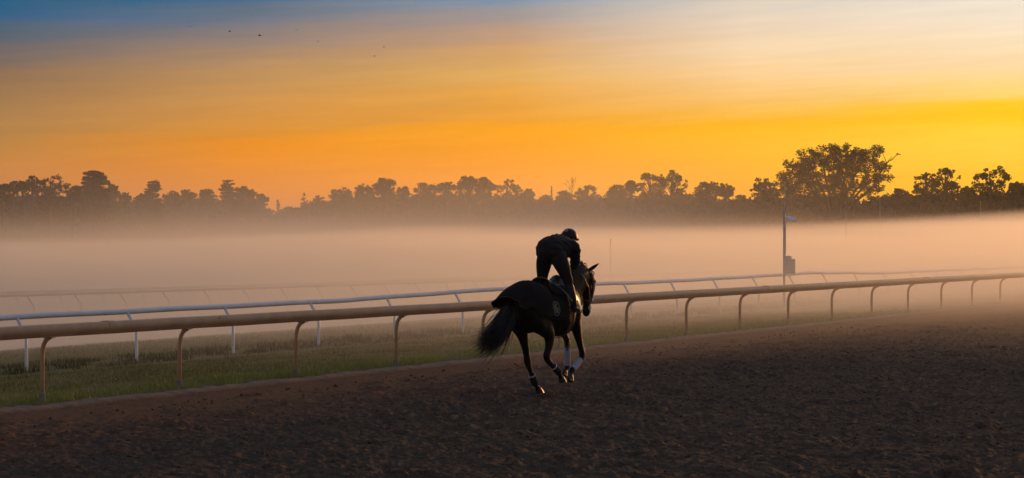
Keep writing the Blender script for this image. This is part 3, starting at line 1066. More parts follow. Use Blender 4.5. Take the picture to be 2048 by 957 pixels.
def grow(name, mb, voxel, smooth_n, m, parent):
    raw = mb.mesh(name + '_raw', None)
    ob = bpy.data.objects.new(name + '_raw', raw)
    col.objects.link(ob)
    md = ob.modifiers.new('r', 'REMESH'); md.mode = 'VOXEL'; md.voxel_size = voxel; md.use_smooth_shade = True
    if smooth_n:
        s_ = ob.modifiers.new('s', 'SMOOTH'); s_.factor = 0.5; s_.iterations = smooth_n
    dg = bpy.context.evaluated_depsgraph_get()
    me = bpy.data.meshes.new_from_object(ob.evaluated_get(dg))
    bpy.data.objects.remove(ob)
    me.name = name
    me.materials.clear()
    for mm in (m if isinstance(m, (list, tuple)) else [m]):
        me.materials.append(mm)
    me.shade_smooth()
    return link(name, me, parent)


m_coat = material('dark_bay_coat', rough=0.6, spec=0.18, build=varied((0.0035, 0.0024, 0.0020, 1), (0.0065, 0.0042, 0.0034, 1), 5.0, (0.5, 0.68), 0.002, 60))
m_hair = material('black_horsehair', (0.010, 0.008, 0.008, 1), 0.55, spec=0.4)
m_hoof = material('dark_hoof', rough=0.4, build=varied((0.025, 0.019, 0.015, 1), (0.05, 0.04, 0.03, 1), 20.0, (0.35, 0.5)))
m_shoe = material('worn_aluminium_shoe', (0.75, 0.62, 0.45, 1), 0.25, 1.0)
m_wrapw = material('white_leg_wrap', rough=0.85, build=varied((0.34, 0.36, 0.46, 1), (0.44, 0.46, 0.56, 1), 12.0, (0.8, 0.95), 0.004, 50))
m_wrapb = material('black_leg_wrap', rough=0.85, build=varied((0.010, 0.009, 0.010, 1), (0.020, 0.017, 0.018, 1), 12.0, (0.8, 0.95), 0.004, 50))
m_tape = material('white_tape', (0.62, 0.62, 0.68, 1), 0.6)
m_eye = material('wet_eye', (0.006, 0.005, 0.005, 1), 0.08)

HX, HY_ = 0.467, 27.35
HRZ = -R(31.1)
horse = empty('horse', (HX, HY_, 0.0), HRZ, label='dark bay racehorse cantering away along the dirt track', cat='horse')

# local axes: x to the horse's right, y forward, z up
hb = MB()
torso = [(0, -.88, 1.14, .10, .14), (0, -.80, 1.17, .20, .25), (0, -.66, 1.20, .262, .325), (0, -.48, 1.215, .282, .345), (0, -.28, 1.20, .268, .325),
         (0, -.08, 1.18, .275, .320), (0, .12, 1.155, .280, .335), (0, .30, 1.15, .262, .360), (0, .44, 1.17, .235, .365), (0, .56, 1.17, .205, .330), (0, .67, 1.13, .165, .25), (0, .74, 1.10, .10, .15)]
loft(hb, dense(torso), 28)
# neck, carried high and arched
loft(hb, dense([(0, .42, 1.24, .17, .27), (0, .58, 1.36, .135, .265), (0, .74, 1.49, .122, .258), (0, .89, 1.57, .118, .230), (0, 1.02, 1.61, .108, .185), (0, 1.11, 1.62, .092, .13)]), 20)
# head, nose held down
loft(hb, dense([(0, 1.06, 1.665, .075, .075), (0, 1.12, 1.605, .102, .135), (0, 1.165, 1.52, .108, .157), (0, 1.175, 1.43, .098, .153), (0, 1.18, 1.34, .074, .120),
                (0, 1.165, 1.25, .054, .082), (0, 1.155, 1.17, .052, .070), (0, 1.145, 1.11, .055, .066), (0, 1.135, 1.07, .045, .052)]), 20, up=(0, 1, 0))
loft(hb, [(0, 1.07, 1.13, .030, .026), (0, 1.10, 1.085, .034, .03)], 12, up=(0, 1, 0))      # lower lip
for sx in (-1, 1):
    loft(hb, [(sx * .082, 1.07, 1.50, .026, .08), (sx * .085, 1.09, 1.43, .024, .07)], 12, up=(0, 1, 0))    # cheek
    loft(hb, [(sx * .083, 1.22, 1.555, .024, .022), (sx * .086, 1.235, 1.52, .022, .02)], 10)                # brow
    loft(hb, [(sx * .035, 1.19, 1.12, .018, .02), (sx * .032, 1.185, 1.09, .014, .015)], 8)                  # nostril
    # haunch and stifle, shoulder
    loft(hb, dense([(sx * .13, -.70, 1.22, .12, .17), (sx * .155, -.56, 1.10, .125, .20), (sx * .165, -.42, .98, .10, .15)]), 16, up=(0, 1, 0))
    loft(hb, dense([(sx * .10, .40, 1.36, .07, .12), (sx * .15, .52, 1.16, .085, .14), (sx * .14, .56, .98, .075, .12)]), 16, up=(0, 1, 0))
# legs: (x, y, z, side radius, fore-aft radius)
L_hl = [(-.13, -.60, 1.08, .105, .17), (-.135, -.49, .96, .09, .125), (-.14, -.39, .82, .065, .088), (-.14, -.33, .69, .05, .062), (-.14, -.285, .56, .043, .053),
        (-.14, -.262, .475, .045, .062), (-.14, -.225, .40, .034, .044), (-.14, -.165, .31, .028, .033), (-.14, -.105, .225, .029, .034), (-.14, -.060, .165, .036, .042), (-.14, -.012, .115, .030, .034), (-.14, .035, .080, .036, .042)]
L_hr = [(.14, -.52, 1.10, .115, .19), (.15, -.34, .98, .105, .155), (.155, -.20, .86, .080, .110), (.155, -.175, .75, .058, .076), (.155, -.205, .645, .046, .056),
        (.155, -.248, .555, .045, .060), (.155, -.20, .485, .038, .050), (.155, -.09, .42, .030, .036), (.155, .00, .365, .029, .034), (.155, .065, .325, .036, .042), (.155, .115, .275, .030, .034), (.155, .15, .235, .036, .042)]
L_fr = [(.14, .54, 1.02, .085, .13), (.14, .60, .90, .068, .095), (.14, .665, .76, .050, .064), (.14, .73, .62, .040, .048), (.14, .772, .530, .043, .050),
        (.14, .745, .470, .038, .044), (.14, .66, .42, .028, .034), (.14, .565, .365, .028, .033), (.14, .49, .325, .035, .040), (.14, .455, .285, .029, .034), (.14, .44, .245, .035, .041)]
L_fl = [(-.13, .54, 1.02, .085, .13), (-.13, .62, .93, .066, .09), (-.13, .715, .83, .048, .062), (-.13, .79, .74, .040, .047), (-.13, .825, .67, .043, .050),
        (-.13, .828, .61, .036, .042), (-.13, .828, .50, .028, .033), (-.13, .83, .40, .028, .033), (-.13, .83, .345, .035, .040), (-.13, .79, .30, .029, .033), (-.13, .755, .275, .034, .040)]
for L in (L_hl, L_hr, L_fr, L_fl):
    loft(hb, dense(L, 3), 16, up=(0, 1, 0.3))
# points of the hocks
loft(hb, [(-.14, -.315, .545, .020, .03), (-.14, -.325, .50, .022, .034), (-.14, -.28, .42, .018, .02)], 10, up=(0, 1, 0))
loft(hb, [(.155, -.275, .635, .018, .025), (.155, -.305, .575, .022, .034), (.155, -.27, .52, .018, .02)], 10, up=(0, 1, 0))
# dock of the tail
loft(hb, dense([(0, -.84, 1.30, .05, .05), (0, -.95, 1.29, .038, .038), (0, -1.03, 1.20, .028, .028)]), 12)
body = grow('body', hb, 0.0125, 5, m_coat, horse)


def hoof(c, d, name='hoof'):
    """c: coronet centre; d: direction from coronet to sole"""
    d = Vector(d).normalized(); c = Vector(c)
    fwd = Vector((0, 1, 0)); fwd = (fwd - d * fwd.dot(d)).normalized()
    if fwd.dot(Vector((0, 1, 0))) < 0: fwd = -fwd
    side = d.cross(fwd)
    mb = MB(); seg = 18
    vs = []
    for (h, r, o) in ((-.012, .040, 0), (.0, .045, 0), (.035, .053, .010), (.066, .060, .020), (.070, .056, .020)):
        for j in range(seg):
            th = 2 * math.pi * j / seg
            q = 1.08 if math.cos(th) > 0 else 0.88
            vs.append(c + d * h + fwd * (math.cos(th) * r * q + o) + side * math.sin(th) * r * .92)
    fs = []
    for i in range(4):
        for j in range(seg):
            fs.append((i * seg + j, i * seg + (j + 1) % seg, (i + 1) * seg + (j + 1) % seg, (i + 1) * seg + j))
    fs += [tuple(range(seg)), tuple(reversed(range(4 * seg, 5 * seg)))]
    mb.add(vs, fs)
    h_ = mb.build(name, m_hoof, horse)
    sh = MB()
    pts = []
    for j in range(15):
        th = R(-140) + R(280) * j / 14
        pts.append(c + d * .073 + fwd * (math.cos(th) * .056 + .020) + side * math.sin(th) * .050)
    sh.tube(pts, 0.0075, 6)
    sh.build('horseshoe', m_shoe, h_)


hoof((-.14, .030, .085), (0, .30, -1))
hoof((.155, .150, .240), (0, .25, -1))
hoof((.14, .435, .250), (0, -.50, -.85))
hoof((-.13, .750, .280), (0, -.75, -.75))


def wrap(a, b, ra, rb, m, tape=None, name='leg_wrap'):
    a, b = Vector(a), Vector(b)
    mb = MB(); n = 15
    pts, rads = [], []
    for i in range(n):
        t = i / (n - 1)
        pts.append(a.lerp(b, t)); rads.append((ra + (rb - ra) * t) * (1.0 + 0.035 * (i % 2)))
    rads[0] *= .9; rads[-1] *= .92
    mb.tube(pts, rads, 16, flat=1.12, up=(1, 0, 0))
    w_ = mb.build(name, m, horse)
    if tape:
        mb = MB(); mb.tube([a.lerp(b, tape - .05), a.lerp(b, tape + .05)], [ra * 1.14, ra * 1.10], 16, flat=1.12, up=(1, 0, 0))
        mb.build('wrap_tape', m_tape, w_, label='white tape closing the wrap')


wrap((-.14, -.150, .290), (-.14, -.058, .150), .040, .046, m_wrapb, .10)
wrap((.155, -.075, .415), (.155, .085, .315), .042, .047, m_wrapb, .10)
wrap((.14, .715, .450), (.14, .500, .330), .040, .044, m_wrapw)
wrap((-.13, .828, .600), (-.13, .830, .350), .040, .043, m_wrapw)
for o_ in [c for c in horse.children if c.name.startswith('leg_wrap')][-2:]:
    o_['label'] = 'white wrap on a foreleg'

# ears
for sx, tip in ((-1, (-.085, 1.17, 1.835)), (1, (.165, 1.22, 1.795))):
    mb = MB()
    base = Vector((sx * .068, 1.085, 1.69)); tp = Vector(tip)
    pts = [base.lerp(tp, t) for t in (0, .25, .5, .75, .93, 1.0)]
    mb.tube(pts, [.026, .034, .031, .020, .008, .002], 12, flat=0.5, up=(1, .2, 0))
    mb.build('ear', m_coat, horse)
    mb = MB(); mb.tube([(sx * .088, 1.225, 1.54), (sx * .094, 1.235, 1.535), (sx * .096, 1.24, 1.53)], [.012, .019, .012], 12)
    mb.build('eye', m_eye, horse)

# hair: thin tapered ribbons
hr = np.random.RandomState(9)


def hair_mesh(name, strands, m, parent, width):
    V, F = [], []
    for pts in strands:
        k0 = len(V); n = len(pts)
        ax = hr.normal(size=3); ax /= np.linalg.norm(ax)
        for i, p in enumerate(pts):
            t = np.asarray(pts[min(i + 1, n - 1)]) - np.asarray(pts[max(i - 1, 0)])
            sd = np.cross(t, ax); sd /= (np.linalg.norm(sd) + 1e-9)
            wv = width * (1 - (i / (n - 1)) ** 2 * 0.85)
            V.append(np.asarray(p) - sd * wv); V.append(np.asarray(p) + sd * wv)
        for i in range(n - 1):
            F.append((k0 + 2 * i, k0 + 2 * i + 1, k0 + 2 * i + 3, k0 + 2 * i + 2))
    return link(name, fast_mesh(name, np.array(V), np.array(F), m, smooth=True), parent)


st = []
path = np.array([(0, -.90, 1.28), (0, -1.00, 1.19), (-.02, -1.08, 1.05), (-.04, -1.18, .93), (-.07, -1.28, .85), (-.10, -1.40, .80), (-.13, -1.52, .78)])
for i in range(2100):
    L = hr.uniform(0.55, 1.0)
    off = hr.normal(size=3) * np.array([.055, .05, .055])
    spread = hr.normal(size=3) * np.array([.07, .075, .075]) * 0.9
    droop = hr.uniform(-.05, .09) + (0.10 if hr.uniform() < .10 else 0)
    wv_ = hr.uniform(0, 6.28)
    pts = []
    nn = 9
    for q in range(nn):
        t = q / (nn - 1) * L * 6
        i0 = min(int(t), 5); fr = t - i0
        p = path[i0] * (1 - fr) + path[i0 + 1] * fr
        f_ = q / (nn - 1)
        p = p + off * min(1, f_ * 3) * 0.8 + spread * f_ ** 1.0 + np.array([.008 * math.sin(wv_ + f_ * 7), .008 * math.cos(wv_ + f_ * 6), -droop * f_ ** 1.6 * (0.7 + .3 * L)])
        pts.append(p)
    st.append(pts)
hair_mesh('tail', st, m_hair, horse, 0.0035)
st = []
for i in range(520):
    t = hr.uniform(0, 1)
    b0_ = np.array([0, .50 + .58 * t, 1.61 + 0.195 * t ** 0.7])
    sx = -1 if hr.uniform() < .8 else 1
    L = hr.uniform(.08, .17)
    pts = []
    for q in range(5):
        f_ = q / 4
        pts.append(b0_ + np.array([sx * (.015 + .07 * f_ ** .7), -.05 * f_ + hr.normal() * .006, .035 * math.sin(f_ * 2.2) * hr.uniform(.5, 1.3) - L * f_ ** 1.5]))
    st.append(pts)
for i in range(40):
    b0_ = np.array([hr.normal() * .02, 1.09, 1.70])
    st.append([b0_ + np.array([hr.normal() * .01, .13 * f_, .02 * math.sin(f_ * 3) - .12 * f_ ** 2]) for f_ in (0, .33, .66, 1)])
hair_mesh('mane', st, m_hair, horse, 0.004)

# ------------------------------------------------------------------ tack
m_leather = material('black_leather', rough=0.32, spec=0.6, build=varied((0.022, 0.020, 0.020, 1), (0.042, 0.038, 0.038, 1), 9.0, (0.2, 0.32), 0.001, 60))
m_strap = material('dark_strap', (0.022, 0.017, 0.015, 1), 0.5)
m_steel = material('bright_steel', (0.75, 0.74, 0.74, 1), 0.15, 1.0)
m_rug = material('black_wool_rug', rough=0.92, spec=0.2, build=varied((0.006, 0.005, 0.005, 1), (0.010, 0.008, 0.008, 1), 7.0, (0.88, 1.0), 0.003, 90))
m_edge = material('rug_binding', (0.03, 0.026, 0.027, 1), 0.7)
m_badge = material('tan_embroidery', (0.30, 0.24, 0.15, 1), 0.7)
m_badge2 = material('grey_embroidery', (0.20, 0.19, 0.18, 1), 0.7)


def torso_at(y):
    A = np.array(torso)
    return [float(np.interp(y, A[:, 1], A[:, k])) for k in (2, 3, 4)]


def tack(name, **kw):
    return empty(name, (HX, HY_, 0.0), HRZ, **kw)


rug = tack('exercise_rug', label='black exercise rug over the horse hindquarters, its tail end blown out', cat='horse rug')
ys = np.linspace(.12, -.97, 34)
seg = 40
V = []
for y in ys:
    zc, ws, hs = torso_at(max(y, -.80))
    f_ = max(0.0, min(1.0, (-y - .56) / .41))
    ws, hs = ws + .022, hs + .022
    # at the back the cloth leaves the body and floats out over the tail
    top = zc + hs
    if f_ > 0:
        ws = (.290 * (1 - f_) + .235 * f_)
        top = 1.583 - .20 * f_ ** 1.5
        hs = .36 * (1 - f_) + .15 * f_
        zc = top - hs
    for j in range(seg + 1):
        u_ = j / seg * 2 - 1
        rng = 112 * (1 - .20 * f_)
        th = R(rng) * u_
        fold = 0.010 * math.sin(th * 9 + y * 7) * (0.3 + f_ * 2.0) * abs(u_)
        x = math.sin(th) * (ws + fold)
        z = zc + math.cos(th) * (hs + fold)
        if abs(th) > R(90):
            x = math.copysign(ws + fold + .01, th); z = zc - (abs(th) - R(90)) * .32 * (1 - .5 * f_)
        V.append((x - .03 * f_, y - .05 * f_ * math.cos(th * .9), z))
F = []
for i in range(len(ys) - 1):
    for j in range(seg):
        a = i * (seg + 1) + j
        F.append((a, a + 1, a + seg + 2, a + seg + 1))
mb = MB(); mb.add(V, F)
cl = mb.build('cloth', m_rug, rug, smooth=True)
so = cl.modifiers.new('thick', 'SOLIDIFY'); so.thickness = 0.010; so.offset = 1.0
mb = MB()
rowp = [Vector(V[(len(ys) - 1) * (seg + 1) + j]) for j in range(seg + 1)]
mb.tube(rowp, 0.009, 6)
for j in (0, seg):
    mb.tube([Vector(V[i * (seg + 1) + j]) for i in range(len(ys))], 0.009, 6)
mb.tube([Vector(V[j]) + Vector((0, .003, .004)) for j in range(seg + 1)], 0.009, 6)
mb.build('binding', m_edge, rug)


def rug_pt(y, ang, off=0.016):
    zc, ws, hs = torso_at(y)
    ws += .022; hs += .022
    if ang > R(90):
        return Vector((ws + .01 + off, y, zc - (ang - R(90)) * .32))
    n_ = Vector((math.sin(ang) / ws, 0, math.cos(ang) / hs)).normalized()
    return Vector((math.sin(ang) * ws, y, zc + math.cos(ang) * hs)) + n_ * off


# round badge with a winding emblem on the right flank of the rug
badge = []
def bp(ex, ez, off=0.014):
    """badge plane coordinates on the rug: ex forward, ez up (metres)"""
    return rug_pt(-.25 + ex, R(88) - ez / .345, off)


mb = MB()
ring = [bp(.085 * math.cos(t_) , .098 * math.sin(t_) - (.012 if abs(math.sin(t_)) > .9 else 0)) for t_ in np.linspace(0, 2 * math.pi, 33)]
mb.tube(ring, 0.0058, 6, cap=False)
bd = mb.build('badge', m_badge2, rug, label='pale oval badge outline on the rug flank')
mb = MB()
mb.tube([bp(.030, .052), bp(.0, .060), (bp(-.034, .030)), bp(-.040, -.008), bp(-.018, -.046), bp(.022, -.046), bp(.042, -.014), bp(.036, .008), bp(.002, .006)], 0.0072, 6)
mb.tube([bp(.008, .034), bp(-.014, .012), bp(-.008, -.020), bp(.014, -.024)], 0.0062, 6)
mb.tube([bp(-.045, -.058), bp(.0, -.066), bp(.045, -.058)], 0.0045, 6)
mb.build('badge_emblem', m_badge, bd, label='tan curling emblem inside the badge')

saddle = tack('saddle', label='small black exercise saddle under the rider', cat='saddle')
# seat shell: loft of open arcs
def shell(name, rows, m, parent, thick=.012):
    mb = MB(); n = len(rows[0])
    vs = [p for r in rows for p in r]
    fs = [(i * n + j, i * n + j + 1, (i + 1) * n + j + 1, (i + 1) * n + j) for i in range(len(rows) - 1) for j in range(n - 1)]
    mb.add(vs, fs)
    o = mb.build(name, m, parent, smooth=True)
    s_ = o.modifiers.new('thick', 'SOLIDIFY'); s_.thickness = thick; s_.offset = 1.0
    return o


rows = []
for y in np.linspace(-.16, .30, 14):
    q = (y + .16) / .46
    lift = .055 + .055 * (2 * q - 1) ** 2 + (.015 if q > .85 else 0)
    hw = .15 - .05 * q
    zc, ws, hs = torso_at(y)
    rows.append([(hw * math.sin(t_) , y, zc + hs + lift - .10 * (1 - math.cos(t_))) for t_ in np.linspace(-1.5, 1.5, 15)])
shell('seat', rows, m_leather, saddle, .014)
rows = []
for y in np.linspace(-.26, .34, 14):
    zc, ws, hs = torso_at(y)
    rows.append([((ws + .045) * math.sin(t_), y, zc + (hs + .045) * math.cos(t_)) for t_ in np.linspace(-1.0, 1.0, 19)])
shell('saddle_cloth', rows, m_rug, saddle, .010)
for sx in (-1, 1):
    rows = []
    for k in range(9):
        t_ = R(22 + 52 * k / 8)
        row = []
        for q in np.linspace(0, 1, 8):
            y = (-.09 + .20 * k / 8) + q * (.36 - .09 * k / 8)
            zc, ws, hs = torso_at(min(y, .45))
            rr_ = .066 + .006 * math.sin(q * 3.1)
            row.append((sx * (ws + rr_) * math.sin(t_), y, zc + (hs + rr_) * math.cos(t_)))
        rows.append(row)
    shell('saddle_flap', rows, m_leather, saddle, .008)
    # stirrup leather and iron
    mb = MB()
    foot = Vector((.315, .30, 1.185)) if sx > 0 else Vector((-.345, .38, 1.185))
    zc, ws, hs = torso_at(.2)
    topp = Vector((sx * .20, .14, 1.44))
    mb.tube([topp, topp.lerp(foot, .5) + Vector((sx * .03, 0, 0)), foot + Vector((0, 0, .06))], 0.011, 8, flat=.35, up=(0, 1, 0))
    sl = mb.build('stirrup_leather', m_strap, saddle)
    mb = MB()
    arch = [foot + Vector((math.cos(t_) * .062, 0, -.035 + math.sin(t_) * .115)) for t_ in np.linspace(0, math.pi, 15)]
    mb.tube(arch, 0.0075, 8)
    mb.tube([foot + Vector((-.062, 0, -.035)), foot + Vector((.062, 0, -.035))], 0.011, 8)
    mb.build('stirrup_iron', m_steel, sl)
# girth and a loose strap that swings below the chest
mb = MB()
pts = []
for t_ in np.linspace(R(60), R(300), 31):
    zc, ws, hs = torso_at(.30)
    pts.append(((ws + .012) * math.sin(t_), .30, zc + (hs + .012) * math.cos(t_)))
mb.tube(pts, 0.040, 8, flat=.15, up=(0, 1, 0), cap=True)
mb.build('girth', m_strap, saddle)
mb = MB()
mb.tube([(.28, .22, 1.20), (.272, .22, 1.0), (.20, .17, .80), (.17, .24, .70), (.15, .32, .615), (.13, .38, .60), (.11, .43, .64), (.10, .47, .76)], 0.013, 8, flat=.4, up=(0, 1, 0))
mb.build('loose_strap', m_strap, saddle, label='loose strap swinging below the girth')

bridle = tack('bridle', label='black leather bridle with steel bit and reins on the horse head', cat='bridle')
def band(c, rx, ry, tilt=0.0, r=.0085, arc=(0, 360)):
    return [Vector((math.sin(R(t_)) * rx, c[0] + math.cos(R(t_)) * ry, c[1] + math.cos(R(t_)) * ry * tilt)) for t_ in np.linspace(arc[0], arc[1], 25)]


mb = MB(); mb.tube(band((1.163, 1.255), .066, .097, -.1), 0.009, 6, flat=.5, up=(0, 0, 1), cap=False); mb.build('noseband', m_strap, bridle)
mb = MB(); mb.tube(band((1.14, 1.615), .108, .130, .5), 0.008, 6, cap=False); mb.build('browband', m_strap, bridle)
mb = MB(); mb.tube([(-.105, 1.11, 1.62), (-.075, 1.085, 1.71), (0, 1.085, 1.742), (.075, 1.085, 1.71), (.105, 1.11, 1.62)], 0.010, 6); mb.build('headpiece', m_strap, bridle)
for sx in (-1, 1):
    mb = MB(); mb.tube([(sx * .10, 1.11, 1.62), (sx * .118, 1.13, 1.50), (sx * .106, 1.15, 1.38), (sx * .07, 1.15, 1.25), (sx * .062, 1.13, 1.19)], 0.008, 6); mb.build('cheekpiece', m_strap, bridle)
    mb = MB(); mb.tube([Vector((sx * .068, 1.125 + math.cos(t_) * .036, 1.165 + math.sin(t_) * .036)) for t_ in np.linspace(0, 2 * math.pi, 17)], 0.0055, 6, cap=False); mb.build('bit_ring', m_steel, bridle)
    mb = MB()
    hand = Vector((sx * .045, .70, 1.715))
    mb.tube([(sx * .07, 1.105, 1.165), (sx * .13, 1.02, 1.30), (sx * .155, .93, 1.47), (sx * .13, .83, 1.62), tuple(hand)], 0.0085, 6, flat=.4, up=(0, 0, 1)); mb.build('rein', m_strap, bridle)
mb = MB(); mb.tube([(-.06, 1.13, 1.16), (0, 1.16, 1.155), (.06, 1.13, 1.16)], 0.007, 6); mb.build('bit', m_steel, bridle)
mb = MB(); mb.tube([(.071, 1.17, 1.262), (.072, 1.195, 1.262)], 0.012, 8); mb.tube([(.064, 1.225, 1.25), (.058, 1.235, 1.25)], 0.009, 8); mb.build('buckle', m_steel, bridle)

# ------------------------------------------------------------------ rider
m_jacket = material('black_jacket', rough=0.75, spec=0.3, build=varied((0.008, 0.0075, 0.009, 1), (0.014, 0.012, 0.014, 1), 5.0, (0.7, 0.85), 0.008, 14))
m_pants = material('black_breeches', rough=0.8, spec=0.25, build=varied((0.009, 0.008, 0.010, 1), (0.015, 0.013, 0.016, 1), 5.0, (0.75, 0.9), 0.005, 16))
m_skin = material('skin', rough=0.55, build=varied((0.30, 0.17, 0.11, 1), (0.36, 0.21, 0.14, 1), 8.0, (0.5, 0.6)))
m_boot = material('black_boot', rough=0.55, spec=0.25, build=varied((0.012, 0.011, 0.011, 1), (0.025, 0.022, 0.021, 1), 9.0, (0.5, 0.62)))
m_helm = material('black_helmet_shell', (0.010, 0.010, 0.012, 1), 0.5, spec=0.25)
m_helm2 = material('grey_helmet_highlight', (0.16, 0.16, 0.18, 1), 0.35)
m_sole = material('rubber_sole', (0.03, 0.027, 0.025, 1), 0.8)
rider = tack('person', label='rider in black crouched high over the horse in the stirrups', cat='person')
rb = MB()
# pelvis to shoulders: bent forward over the neck
loft(rb, dense([(0, .06, 1.92, .15, .12), (0, .10, 1.975, .168, .145), (0, .17, 2.015, .162, .145), (0, .25, 2.05, .168, .145), (0, .38, 2.055, .182, .140), (0, .48, 2.05, .175, .115), (0, .55, 2.04, .11, .08)]), 22)
for sx in (-1, 1):
    loft(rb, [(sx * .08, .085, 1.92, .090, .110), (sx * .085, .14, 1.89, .095, .12)], 16)               # seat
    loft(rb, [(sx * .10, .46, 2.06, .075, .08), (sx * .17, .46, 2.04, .066, .070)], 14, up=(0, 1, 0))   # shoulder
# neck and head: chin up a little, looking between the horse's ears
loft(rb, dense([(0, 0.525, 2.070, .062, .062), (0, 0.615, 2.075, .056, .058), (0, 0.665, 2.090, .056, .060)]), 14)
loft(rb, dense([(0, 0.630, 2.225, .050, .055), (0, 0.665, 2.200, .072, .088), (0, 0.690, 2.140, .077, .096), (0, 0.710, 2.080, .070, .082), (0, 0.730, 2.025, .054, .060), (0, 0.740, 1.995, .034, .036)]), 18, up=(0, 1, 0))
loft(rb, [(0, 0.787, 2.110, .010, .010), (0, 0.807, 2.075, .015, .016), (0, 0.803, 2.062, .014, .012)], 8, up=(0, 1, 0))   # nose
loft(rb, [(-.024, 0.789, 2.032, .008, .008), (.024, 0.789, 2.032, .008, .008)], 8)                                    # lips
for sx in (-1, 1):
    loft(rb, [(sx * .079, 0.680, 2.125, .008, .02), (sx * .082, 0.677, 2.090, .008, .016)], 8, up=(0, 1, 0))            # ears
    loft(rb, [(sx * .045, 0.771, 2.128, .014, .008), (sx * .018, 0.781, 2.125, .012, .008)], 8)                        # brow
# arms: shoulder, elbow, wrist
AR = [(.180, .46, 2.03, .062, .068), (.178, .49, 1.96, .056, .060), (.165, .525, 1.88, .049, .053), (.140, .57, 1.83, .047, .049), (.11, .60, 1.785, .038, .038), (.070, .640, 1.745, .028, .030)]
AL = [(-a[0], a[1] + .02, a[2] - .0, a[3], a[4]) for a in AR]
AL = [AL[0], AL[1], (-.175, .54, 1.88, .047, .050), (-.145, .58, 1.83, .046, .047), (-.11, .62, 1.785, .038, .038), (-.065, .660, 1.745, .028, .030)]
for A_ in (AR, AL):
    loft(rb, dense(A_, 3), 14, up=(0, 1, 0))
# hands closed on the reins: palm, four curled fingers, thumb on top
for sx, yy in ((1, .0), (-1, .015)):
    loft(rb, [(sx * .068, 0.650 + yy, 1.743, .017, .032), (sx * .050, 0.695 + yy, 1.723, .016, .040), (sx * .042, 0.725 + yy, 1.715, .014, .036)], 12, up=(0, .2, 1))
    for q, ln in enumerate((1.0, 1.08, 1.0, .85)):
        zz = 1.751 - q * .0215
        k1 = Vector((sx * .044, 0.727 + yy, zz))
        loft(rb, [(*k1, .0095, .0095), (k1.x - sx * .012, k1.y + .018 * ln, zz - .002, .009, .009), (k1.x - sx * .034, k1.y + .016 * ln, zz - .005, .0085, .0085),
                  (k1.x - sx * .040, k1.y - .008, zz - .006, .008, .008)], 8)
    loft(rb, [(sx * .060, 0.680 + yy, 1.760, .011, .011), (sx * .040, 0.710 + yy, 1.773, .010, .010), (sx * .018, 0.733 + yy, 1.769, .0085, .0085)], 8)
# legs: hip, knee, ankle; short irons, lower legs along the flanks
LR = [(0.100, 0.150, 1.920, 0.117, 0.134), (0.141, 0.120, 1.860, 0.112, 0.129), (0.187, 0.145, 1.750, 0.100, 0.112), (0.223, 0.165, 1.635, 0.078, 0.080), (0.242, 0.185, 1.575, 0.072, 0.076), (0.257, 0.190, 1.500, 0.055, 0.062), (0.287, 0.200, 1.380, 0.052, 0.058), (0.307, 0.225, 1.270, 0.040, 0.044), (0.312, 0.240, 1.215, 0.036, 0.042)]
LL = [(-0.078, 0.180, 1.920, 0.117, 0.134), (-0.113, 0.165, 1.860, 0.112, 0.129), (-0.163, 0.210, 1.750, 0.098, 0.110), (-0.213, 0.270, 1.630, 0.078, 0.080), (-0.243, 0.310, 1.560, 0.072, 0.076), (-0.285, 0.280, 1.480, 0.055, 0.062), (-0.315, 0.280, 1.370, 0.052, 0.058), (-0.335, 0.300, 1.270, 0.040, 0.044), (-0.340, 0.320, 1.215, 0.036, 0.042)]
for L in (LR, LL):
    loft(rb, dense(L, 3), 16, up=(0, 1, 0))
    e = L[-1]
    loft(rb, [(e[0], e[1] - .02, e[2] - .02, .036, .034), (e[0] + .0, e[1] + .06, e[2] - .04, .038, .030), (e[0], e[1] + .15, e[2] - .055, .036, .020)], 12)
rbody = grow('body', rb, 0.0075, 3, [m_jacket, m_pants, m_skin], rider)
me = rbody.data
cv = np.empty(len(me.vertices) * 3, dtype=np.float32); me.vertices.foreach_get('co', cv); cv = cv.reshape(-1, 3)
fi = np.zeros(len(me.polygons), dtype=np.int32)
fc = np.empty(len(me.polygons) * 3, dtype=np.float32); me.polygons.foreach_get('center', fc); fc = fc.reshape(-1, 3)
fi[(fc[:, 2] < 1.96 - 0.15 * fc[:, 1]) & (fc[:, 1] < .36)] = 1
fi[(fc[:, 1] > .625) & (fc[:, 2] > 1.95)] = 2
fi[(np.abs(fc[:, 0]) < .078) & (fc[:, 1] > .650) & (fc[:, 2] < 1.80)] = 2
me.polygons.foreach_set('material_index', fi)

# jacket: a loose shell over back, shoulders and sleeves with a hem
jb = MB()
loft(jb, dense([(0, .03, 1.955, .165, .135), (0, .06, 1.985, .182, .165), (0, .12, 2.005, .186, .182), (0, .20, 2.01, .182, .185), (0, .30, 2.025, .188, .188), (0, .39, 2.03, .196, .180), (0, .48, 2.035, .188, .148), (0, .54, 2.04, .10, .085)]), 24)
for A_ in (AR, AL):
    A2 = [(a[0], a[1], a[2], a[3] + .020 + .005 * (i % 2) - (.012 if i == 5 else 0), a[4] + .020 + .005 * ((i + 1) % 2) - (.012 if i == 5 else 0)) for i, a in enumerate(A_)]
    loft(jb, dense(A2, 3), 14, up=(0, 1, 0))
for sx in (-1, 1):
    loft(jb, [(sx * .09, .46, 2.07, .085, .085), (sx * .17, .46, 2.05, .076, .080)], 14, up=(0, 1, 0))
loft(jb, [(0, .53, 2.06, .075, .065), (0, .585, 2.065, .068, .066)], 14)
jk = grow('jacket', jb, 0.011, 3, m_jacket, rider)
